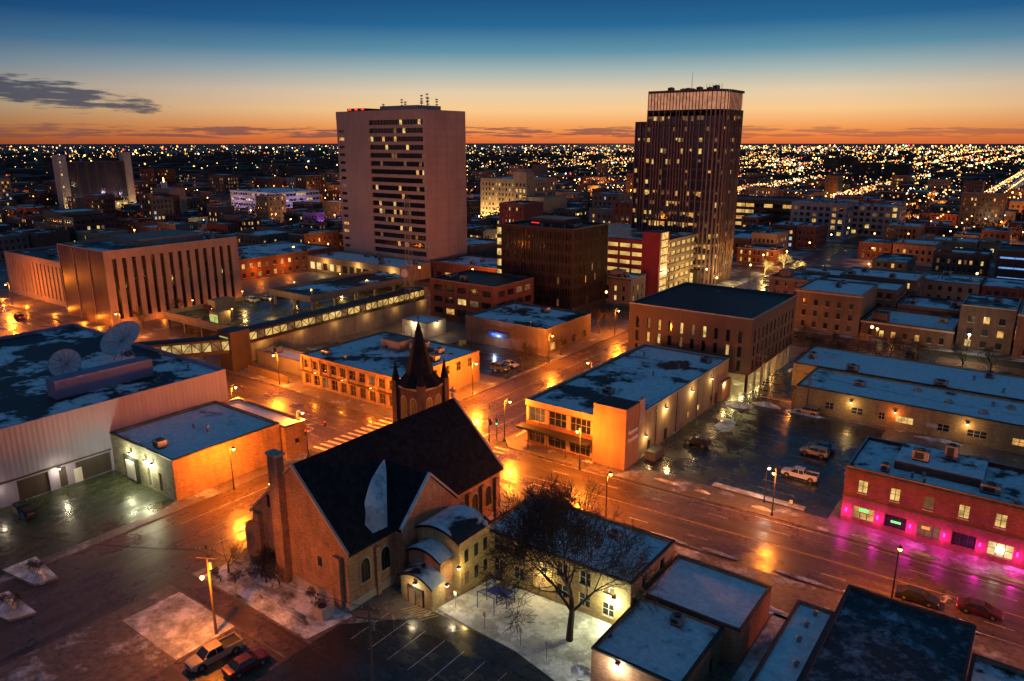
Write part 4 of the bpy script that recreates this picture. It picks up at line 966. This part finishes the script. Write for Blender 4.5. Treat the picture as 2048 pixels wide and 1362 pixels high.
# ------------------------------------------------------------ trees
def tree_mesh(seed,h,spread,levels,mat,name,tw=None,lean=(0,0),ratio=(.68,.86),trunk=.27,up=.16,mr=.018):
    r=random.Random(seed);p=P()
    def br(a,d,L,rad,lv):
        nseg=3 if lv<levels else 2;pt=Vector(a);dr=Vector(d)
        for i in range(nseg):
            q=pt+dr*(L/nseg);r1=rad*(1-.4*(i+1)/nseg)
            p.cone(pt,q,rad*(1-.4*i/nseg),r1,7 if lv==0 else(5 if lv<2 else 3),mat if not(tw and lv>=levels-1) else tw,False)
            if lv<levels and i>0:
                for k in range(2 if lv<1 else 1):
                    az=r.uniform(0,TAU);side=dr.orthogonal().normalized();side.rotate(Matrix.Rotation(az,3,dr))
                    nd_=(dr*r.uniform(.5,.85)+side*r.uniform(.6,.95)*spread+Vector((0,0,up))).normalized()
                    br(q,nd_,L*r.uniform(*ratio),max(mr,r1*r.uniform(.5,.68)),lv+1)
            pt=q;dr=(dr+Vector((r.uniform(-.18,.18),r.uniform(-.18,.18),r.uniform(-.02,.12)))).normalized()
        if lv<levels:
            for k in range(2):
                side=dr.orthogonal().normalized();side.rotate(Matrix.Rotation(r.uniform(0,TAU),3,dr))
                br(pt,(dr+side*r.uniform(.3,.65)*spread).normalized(),L*r.uniform(*ratio),max(mr,rad*.5),lv+1)
    br((0,0,0),Vector((lean[0],lean[1],1)).normalized(),h*trunk,h*.027,0)
    return p.mesh(name)
def place(me,name,x,y,rot=0,s=1,z=.1):
    o=bpy.data.objects.new(name,me);o.location=(x,y,z);o.rotation_euler=(0,0,rot);o.scale=(s,s,s) if not isinstance(s,tuple) else s;C.objects.link(o);return o
big=tree_mesh(5,17,1.05,6,bark,'bare_tree',lean=(.04,.02),ratio=(.7,.87),mr=.026)
zs=[v.co.z for v in big.vertices];xs_=[v.co.x for v in big.vertices]
hs=20./max(zs);wsx=20.5/(sorted(xs_)[-20]-sorted(xs_)[20])
place(big,'bare_tree',-37.1,61.4,.3,(wsx,wsx,hs))
small=[tree_mesh(20+i,7.5,.95,4,bark,'bare_tree') for i in range(3)]
for i,(x,y) in enumerate([(-100.5,141),(-100.5,146),(-100.3,158),(-76,160),(-76,168),(-47,193),(-40,192),(-32,190),(-22,192),(-30,206),(-14,208),(-137,113),(-140,117),(-172,100.5),(-216,108),(-219,120),(-76,185),(-103,183),(-103,190),(-12,190),(-45,206),(-4,192),(-79.5,46.5),(-113,137),(-38,207),(-24,209),(-52,207),(-8,206),(-66,222)]):
    place(small[i%3],'bare_tree',x,y,i*1.3,R.uniform(.8,1.25))
bush=tree_mesh(40,3.2,1.5,4,bark,'leafless_shrub')
for x,y,s in((-75.5,48.6,1.5),(-74,48.2,1.4),(-77,45.7,.9),(-72.3,48.9,1.2),(-79,45,.8),(-66,49.5,.8),(-64,48,.8),(-99,32,.7),(-101,31.4,.7),(-94,27,.7),(-96,26.6,.6)):place(bush,'leafless_shrub',x,y,x,s)
gold=E('string_light_gold',(1,.62,.13),1.6,.5)
glit=tree_mesh(31,9,1.1,4,gold,'string_lit_tree',gold)
for x,y in((-97,312),(-86,320),(-74,313),(-96,335)):place(glit,'string_lit_tree',x,y,x,.85);light((x,y,6),2500,(1,.6,.15),None,.8,'tree_light')
viol=E('string_light_violet',(.3,.3,1),5,.5);vl=tree_mesh(33,8,1,3,viol,'string_lit_tree',viol)
for x,y in((-372,330),(-366,322)):place(vl,'string_lit_tree',x,y);light((x,y,5),9000,(.6,.15,1),None,.8,'tree_light')
light((-340,300,6),14000,(1,.1,.5),None,.8,'neon_glow');light((-400,318,6),12000,(1,.5,.15),None,.8,'neon_glow');light((-300,318,6),9000,(.8,.1,1),None,.8,'neon_glow')
def pine(x,y,h):
    o=empty('pine_tree',(x,y,.1));p=P();p.cone((0,0,0),(0,0,h),.22,.03,6,bark)
    n=int(h*3.2)
    for i in range(n):
        z_=h*(.12+.87*i/n);r=(h*.23)*(1-i/n)+.15
        for k in range(9):
            a=R.uniform(0,TAU);rr_=r*R.uniform(.7,1.15);w=.28*rr_+.08
            c,s=math.cos(a),math.sin(a);t=(c*rr_,s*rr_,z_-rr_*.28)
            p.q([(0,0,z_),(c*rr_*.6-s*w,s*rr_*.6+c*w,z_-rr_*.2),t,(c*rr_*.6+s*w,s*rr_*.6-c*w,z_-rr_*.2)],fir)
    p.obj('needles',o)
pine(-196,78,9.5);pine(-201,77,7.5);pine(-191,77.5,6.5)
for x,y in((-103,21),(-99,25),(-96,23.5)):pine(x,y,2.6)
# ------------------------------------------------------------ vehicles
def paint(nm,c,m=.3):
    a=M(nm,c,.3,.06,1,metal=m);a.node_tree.nodes['Principled BSDF'].inputs['Coat Weight'].default_value=.6;return a
pw=paint('white_car_paint',(.65,.65,.63),0);pb=paint('black_car_paint',(.02,.02,.022));pd=paint('dark_red_paint',(.12,.02,.02));pt_=paint('tan_car_paint',(.4,.33,.24));pgr=paint('grey_car_paint',(.12,.13,.14))
def loft(p,st,m,gl=None):
    rings=[]
    for x,a,za,b,zb,c,zc in st:rings.append([(x,-a,za),(x,-b,zb),(x,-c,zc),(x,c,zc),(x,b,zb),(x,a,za)])
    for i,(r0,r1) in enumerate(zip(rings,rings[1:])):
        for k in range(5):p.q([r0[k],r1[k],r1[k+1],r0[k+1]],m)
    p.q(rings[0],m);p.q(rings[-1][::-1],m)
def car(name,x,y,yaw,kind,col,z=.14,tail=False,head=False):
    o=empty(name,(x,y,z),yaw);p=P()
    L={'sedan':4.7,'suv':4.8,'pickup':5.8}[kind];W=.92 if kind=='sedan' else .98;g=.28 if kind=='sedan' else .42
    hb=.92 if kind=='sedan' else 1.12;h=L/2
    loft(p,[(-h,W*.88,g+.1,W*.9,hb*.75,W*.85,hb-.06),(-h+.25,W,g,W,hb*.72,W*.95,hb),(0,W,g,W,hb*.72,W*.96,hb),(h-1.1,W,g,W,hb*.72,W*.93,hb-.03),(h-.25,W*.97,g,W*.97,hb*.7,W*.85,hb-.12),(h,W*.82,g+.1,W*.85,hb*.65,W*.78,hb-.22)],col)
    if kind=='sedan':cab=[(-1.7,hb,.7),(-1.05,1.42,.64),(.35,1.44,.64),(1.15,hb,.72)]
    elif kind=='suv':cab=[(-2.3,hb,.78),(-2.05,1.72,.72),(.35,1.76,.72),(1.2,hb,.78)]
    else:cab=[(-.75,hb,.8),(-.6,1.78,.72),(.85,1.8,.72),(1.6,hb,.8)]
    a,b,c,d=cab
    for s in(-1,1):p.q([(a[0],s*(W-.08),a[1]),(b[0],s*b[2],b[1]-.06),(c[0],s*c[2],c[1]-.06),(d[0],s*(W-.08),d[1])],glass)
    p.q([(a[0],-(W-.08),a[1]),(a[0],W-.08,a[1]),(b[0],b[2],b[1]-.06),(b[0],-b[2],b[1]-.06)],glass);p.q([(d[0],-(W-.08),d[1]),(d[0],W-.08,d[1]),(c[0],c[2],c[1]-.06),(c[0],-c[2],c[1]-.06)],glass)
    p.box(b[0]-.05,c[0]+.05,-b[2]-.02,b[2]+.02,b[1]-.08,b[1],col)
    for s in(-1,1):
        for q0,q1 in((a,b),(d,c)):p.cone((q0[0],s*(W-.07),q0[1]),(q1[0],s*q1[2],q1[1]-.04),.05,.05,4,col)
        m_=(b[0]+c[0])/2;p.cone((m_,s*(W-.05),hb),(m_,s*b[2],b[1]-.05),.045,.045,4,col)
        p.box(d[0]-.35,d[0]-.15,s*(W+.02)-.09*1,s*(W+.02)+.09,hb,hb+.16,col)
    if kind=='pickup':
        p.box(-h+.12,-.85,-W+.14,W-.14,hb+.002,hb+.012,dkmetal)
        for s in(-1,1):p.box(-h+.02,-.8,s*(W-.08)-.06,s*(W-.08)+.06,hb-.02,hb+.22,col)
        p.box(-h+.02,-h+.12,-W+.1,W-.1,hb-.02,hb+.22,col)
    wr=.34 if kind=='sedan' else .41
    for wx in(-h+1.,h-1.0):
        for s in(-1,1):
            p.cone((wx,s*(W-.2),wr),(wx,s*(W+.03),wr),wr,wr,16,rubber);p.cone((wx,s*(W+.03),wr),(wx,s*(W+.05),wr),wr*.55,wr*.5,12,metal);p.cone((wx,s*(W-.02),wr+.04),(wx,s*(W+.015),wr+.04),wr*1.18,wr*1.18,16,dkmetal)
    for s in(-1,1):
        p.box(h-.12,h+.02,s*.62-.2,s*.62+.2,hb*.62,hb*.76,ledw if head else whmetal);p.box(-h-.02,-h+.06,s*.72-.12,s*.72+.12,hb*.62,hb*.85,redl if tail else redp)
    p.box(h-.03,h+.03,-.4,.4,hb*.4,hb*.62,dkmetal);p.box(-h-.04,-h+.05,-W*.8,W*.8,g+.02,g+.2,metal);p.box(h-.05,h+.05,-W*.8,W*.8,g+.02,g+.2,metal)
    p.obj('body_and_wheels',o);return o
N=math.pi/2
car('pickup_truck',-28.3,119.3,math.pi,'pickup',pw);car('parked_suv',-28.9,130.4,math.pi,'suv',pt_);car('parked_car',-28.6,133.8,math.pi,'sedan',pgr)
car('parked_suv',-47.6,122.4,math.pi,'suv',pb);car('pickup_truck',-66.3,36.1,-N-.1,'pickup',pt_);car('parked_car',-62.3,37.3,N-.1,'sedan',pd)
car('moving_car',-.6,94.5,.03,'sedan',pd,.01,True);car('moving_car',-7,93.,.03,'sedan',pb,.01)
car('parked_car',-35.8,151,math.pi,'suv',pt_);car('parked_car',-105,138,0,'suv',pgr);car('parked_car',-105,142,0,'sedan',pw)
car('moving_car',-262,92,math.pi,'sedan',pd,.01,True);car('parked_car',-45,195,N,'sedan',pgr);car('parked_car',-92,235,N,'sedan',pb,.01,False,True);car('parked_car',-84,262,N,'sedan',pw,.01)
for i in range(12):
    if i%4!=2:car('parked_car',-206,124+i*5.1,0,'sedan' if i%3 else 'suv',R.choice([pw,pb,pgr,pt_,pd]),4.21)
for i,(x,y) in enumerate([(-45,178),(-45,183),(-70,208),(-62,208),(-55,215),(-88,290),(-84,335),(-92,300)]):car('parked_car',x,y,N if i>4 else 0,'suv' if i%2 else 'sedan',R.choice([pw,pb,pgr]),.14,i%2==0,i%3==0)
# playground
pl=empty('playground_set',(-47.7,62.6,.14));p=P()
for xx,yy in((-1.5,-.8),(0,-.8),(0,.8),(-1.5,.8),(1.5,-.8),(1.5,.8)):p.cone((xx,yy,0),(xx,yy,2.7),.06,.06,6,bluep)
p.box(-1.5,0,-.8,.8,1.2,1.28,bluep);p.box(0,1.5,-.8,.8,1.5,1.58,bluep)
p.q([(0,-.9,2.7),(1.5,-.9,2.7),(.75,0,3.5)],wood);p.q([(1.5,-.9,2.7),(1.5,.9,2.7),(.75,0,3.5)],wood);p.q([(1.5,.9,2.7),(0,.9,2.7),(.75,0,3.5)],wood);p.q([(0,.9,2.7),(0,-.9,2.7),(.75,0,3.5)],wood)
p.q([(-1.5,-.3,1.25),(-3.3,-.3,.15),(-3.3,.3,.15),(-1.5,.3,1.25)],bluep)
for i in range(5):p.cone((1.5,-.5,.25+i*.27),(1.5,.5,.25+i*.27),.03,.03,5,bluep)
p.cone((-1.5,-2.6,0),(-1.5,-2.6,2.2),.05,.05,6,bluep);p.cone((1.,-2.6,0),(1,-2.6,2.2),.05,.05,6,bluep);p.cone((-1.5,-2.6,2.2),(1,-2.6,2.2),.05,.05,6,bluep)
p.obj('frame',pl)
def signpost(x,y,yaw=0):
    p=P();p.cone((0,0,0),(0,0,2.2),.04,.04,6,metal);p.box(-.22,.22,-.03,.0,1.6,2.2,whmetal);p.obj('parking_sign',None,False,(x,y,.14),yaw)
for a in((-51.3,58.4),(-46,57.3),(-41,57.4),(-37.4,57.2),(-54,50.8),(-26,106)):signpost(*a)
p=P();p.box(-63.6,-62.,47.2,48.6,.14,1.5,conc_l);p.cone((-62.8,47.9,1.5),(-62.8,47.9,1.6),.5,.5,12,dkmetal);p.obj('air_conditioner')
p=P();p.box(-153,-138,100.4,100.5,.1,2.,wood)
for i in range(30):p.box(-153+i*.5,-152.9+i*.5,100.36,100.398,.1,2.05,wood)
p.obj('wooden_fence')
# ------------------------------------------------------------ world
w=bpy.data.worlds.new('World');bpy.context.scene.world=w;w.use_nodes=True;t=w.node_tree;bg=t.nodes['Background']
tc_=nd(t,'ShaderNodeTexCoord');V_=tc_.outputs['Generated'];s=nd(t,'ShaderNodeSeparateXYZ');t.links.new(V_,s.inputs[0])
def sr(r,g,b,k=1):
    f=lambda c:((c/255+.055)/1.055)**2.4 if c>10 else c/255/12.92
    return (f(r)*k,f(g)*k,f(b)*k)
col=ramp(t,mth(t,'MULTIPLY',s.outputs[2],2.,clamp=True),[(0,sr(222,108,58)),(.008*2,sr(238,130,64)),(.022*2,sr(246,166,96)),(.040*2,sr(248,202,142)),(.062*2,sr(226,204,170)),(.086*2,sr(165,182,178)),(.11*2,sr(92,144,166)),(.14*2,sr(30,100,146)),(.185*2,sr(8,68,116)),(.49*2,sr(48,98,128))])
def dot(v):
    n=nd(t,'ShaderNodeVectorMath',operation='DOT_PRODUCT');t.links.new(V_,n.inputs[0]);n.inputs[1].default_value=v;return n.outputs['Value']
SA=math.radians(8)
sd=FW*math.cos(SA)+RT*math.sin(SA)
dsun=dot((sd.x,sd.y,0))
tint=ramp(t,mth(t,'MULTIPLY_ADD',dsun,.5,.5),[(0,(.7,.75,.9)),(.5,(.65,.72,.82)),(.87,(.42,.48,.64)),(.94,(.76,.76,.86)),(.985,(1,1,1))])
col=mix(t,1.,col,tint,'MULTIPLY')
bk2=ramp(t,mth(t,'MULTIPLY_ADD',dsun,-1.,0.),[(0.,0.),(.4,1.)])
lowm=ramp(t,s.outputs[2],[(0.,1.),(.35,.2),(.5,0.)])
col=mix(t,mth(t,'MULTIPLY',bk2,lowm),col,(.30,.185,.24))
az=mth(t,'ARCTAN2',dot((RT.x,RT.y,0)),dot((FW.x,FW.y,0)));el=s.outputs[2]
cb_=nd(t,'ShaderNodeCombineXYZ');t.links.new(mth(t,'MULTIPLY',az,11.),cb_.inputs[0]);t.links.new(mth(t,'MULTIPLY',el,190.),cb_.inputs[1])
cn=noise(t,cb_.outputs[0],1.1,6,.66)
band=ramp(t,el,[(.001,.5),(.006,1.),(.017,1.),(.034,0.)])
c1=ramp(t,mth(t,'MULTIPLY',cn,band),[(.455,0.),(.51,1.)])
c1=mth(t,'MULTIPLY',c1,ramp(t,mth(t,'ABSOLUTE',mth(t,'ADD',az,.16)),[(.25,1.),(.5,.6)]))
cb2=nd(t,'ShaderNodeCombineXYZ');t.links.new(mth(t,'MULTIPLY',az,26.),cb2.inputs[0]);t.links.new(mth(t,'MULTIPLY',el,210.),cb2.inputs[1])
cn2=noise(t,cb2.outputs[0],1.,6,.6)
dx=mth(t,'DIVIDE',mth(t,'ADD',az,.56),.17);dy=mth(t,'DIVIDE',mth(t,'ADD',mth(t,'ADD',el,-.056),mth(t,'MULTIPLY',mth(t,'ADD',az,.57),.12)),.018)
el2=mth(t,'SUBTRACT',1.,mth(t,'ADD',mth(t,'MULTIPLY',dx,dx),mth(t,'MULTIPLY',dy,dy)))
c2=ramp(t,mth(t,'ADD',mth(t,'MULTIPLY',el2,.35),cn2),[(.62,0.),(.76,1.)])
c2=mth(t,'MULTIPLY',c2,ramp(t,mth(t,'ADD',el2,.5),[(.0,0.),(.5,1.)]))
col=mix(t,mth(t,'MULTIPLY',c1,.75),col,(.15,.065,.075))
col=mix(t,mth(t,'MULTIPLY',c2,.85),col,(.03,.05,.095))
sky=nd(t,'ShaderNodeTexSky',sky_type='NISHITA');sky.sun_disc=False;sky.sun_elevation=math.radians(-1.5);sky.sun_rotation=math.atan2(sd.x,sd.y)
skc=mix(t,1.,sky.outputs[0],(.01,.01,.01),'MULTIPLY')
col=mix(t,1.,col,skc,'ADD')
t.links.new(col,bg.inputs[0]);bg.inputs[1].default_value=1.
sl_=bpy.data.lights.new('sun','SUN');sl_.energy=.05;sl_.angle=math.radians(6);sl_.color=(1,.5,.25);so_=bpy.data.objects.new('sun',sl_);C.objects.link(so_)
so_.rotation_euler=Vector((sd.x,sd.y,.04)).to_track_quat('Z','Y').to_euler()
# ------------------------------------------------------------ camera
cam=bpy.data.cameras.new('camera');cam.lens=26.02;cam.sensor_width=36;cam.clip_end=60000;cam.clip_start=.5
co=bpy.data.objects.new('camera',cam);co.location=(0,0,54);co.rotation_euler=(math.radians(90-14.98),0,math.radians(36.3));C.objects.link(co)
sc=bpy.context.scene;sc.camera=co;sc.view_settings.view_transform='Standard';sc.view_settings.look='None';sc.view_settings.exposure=0
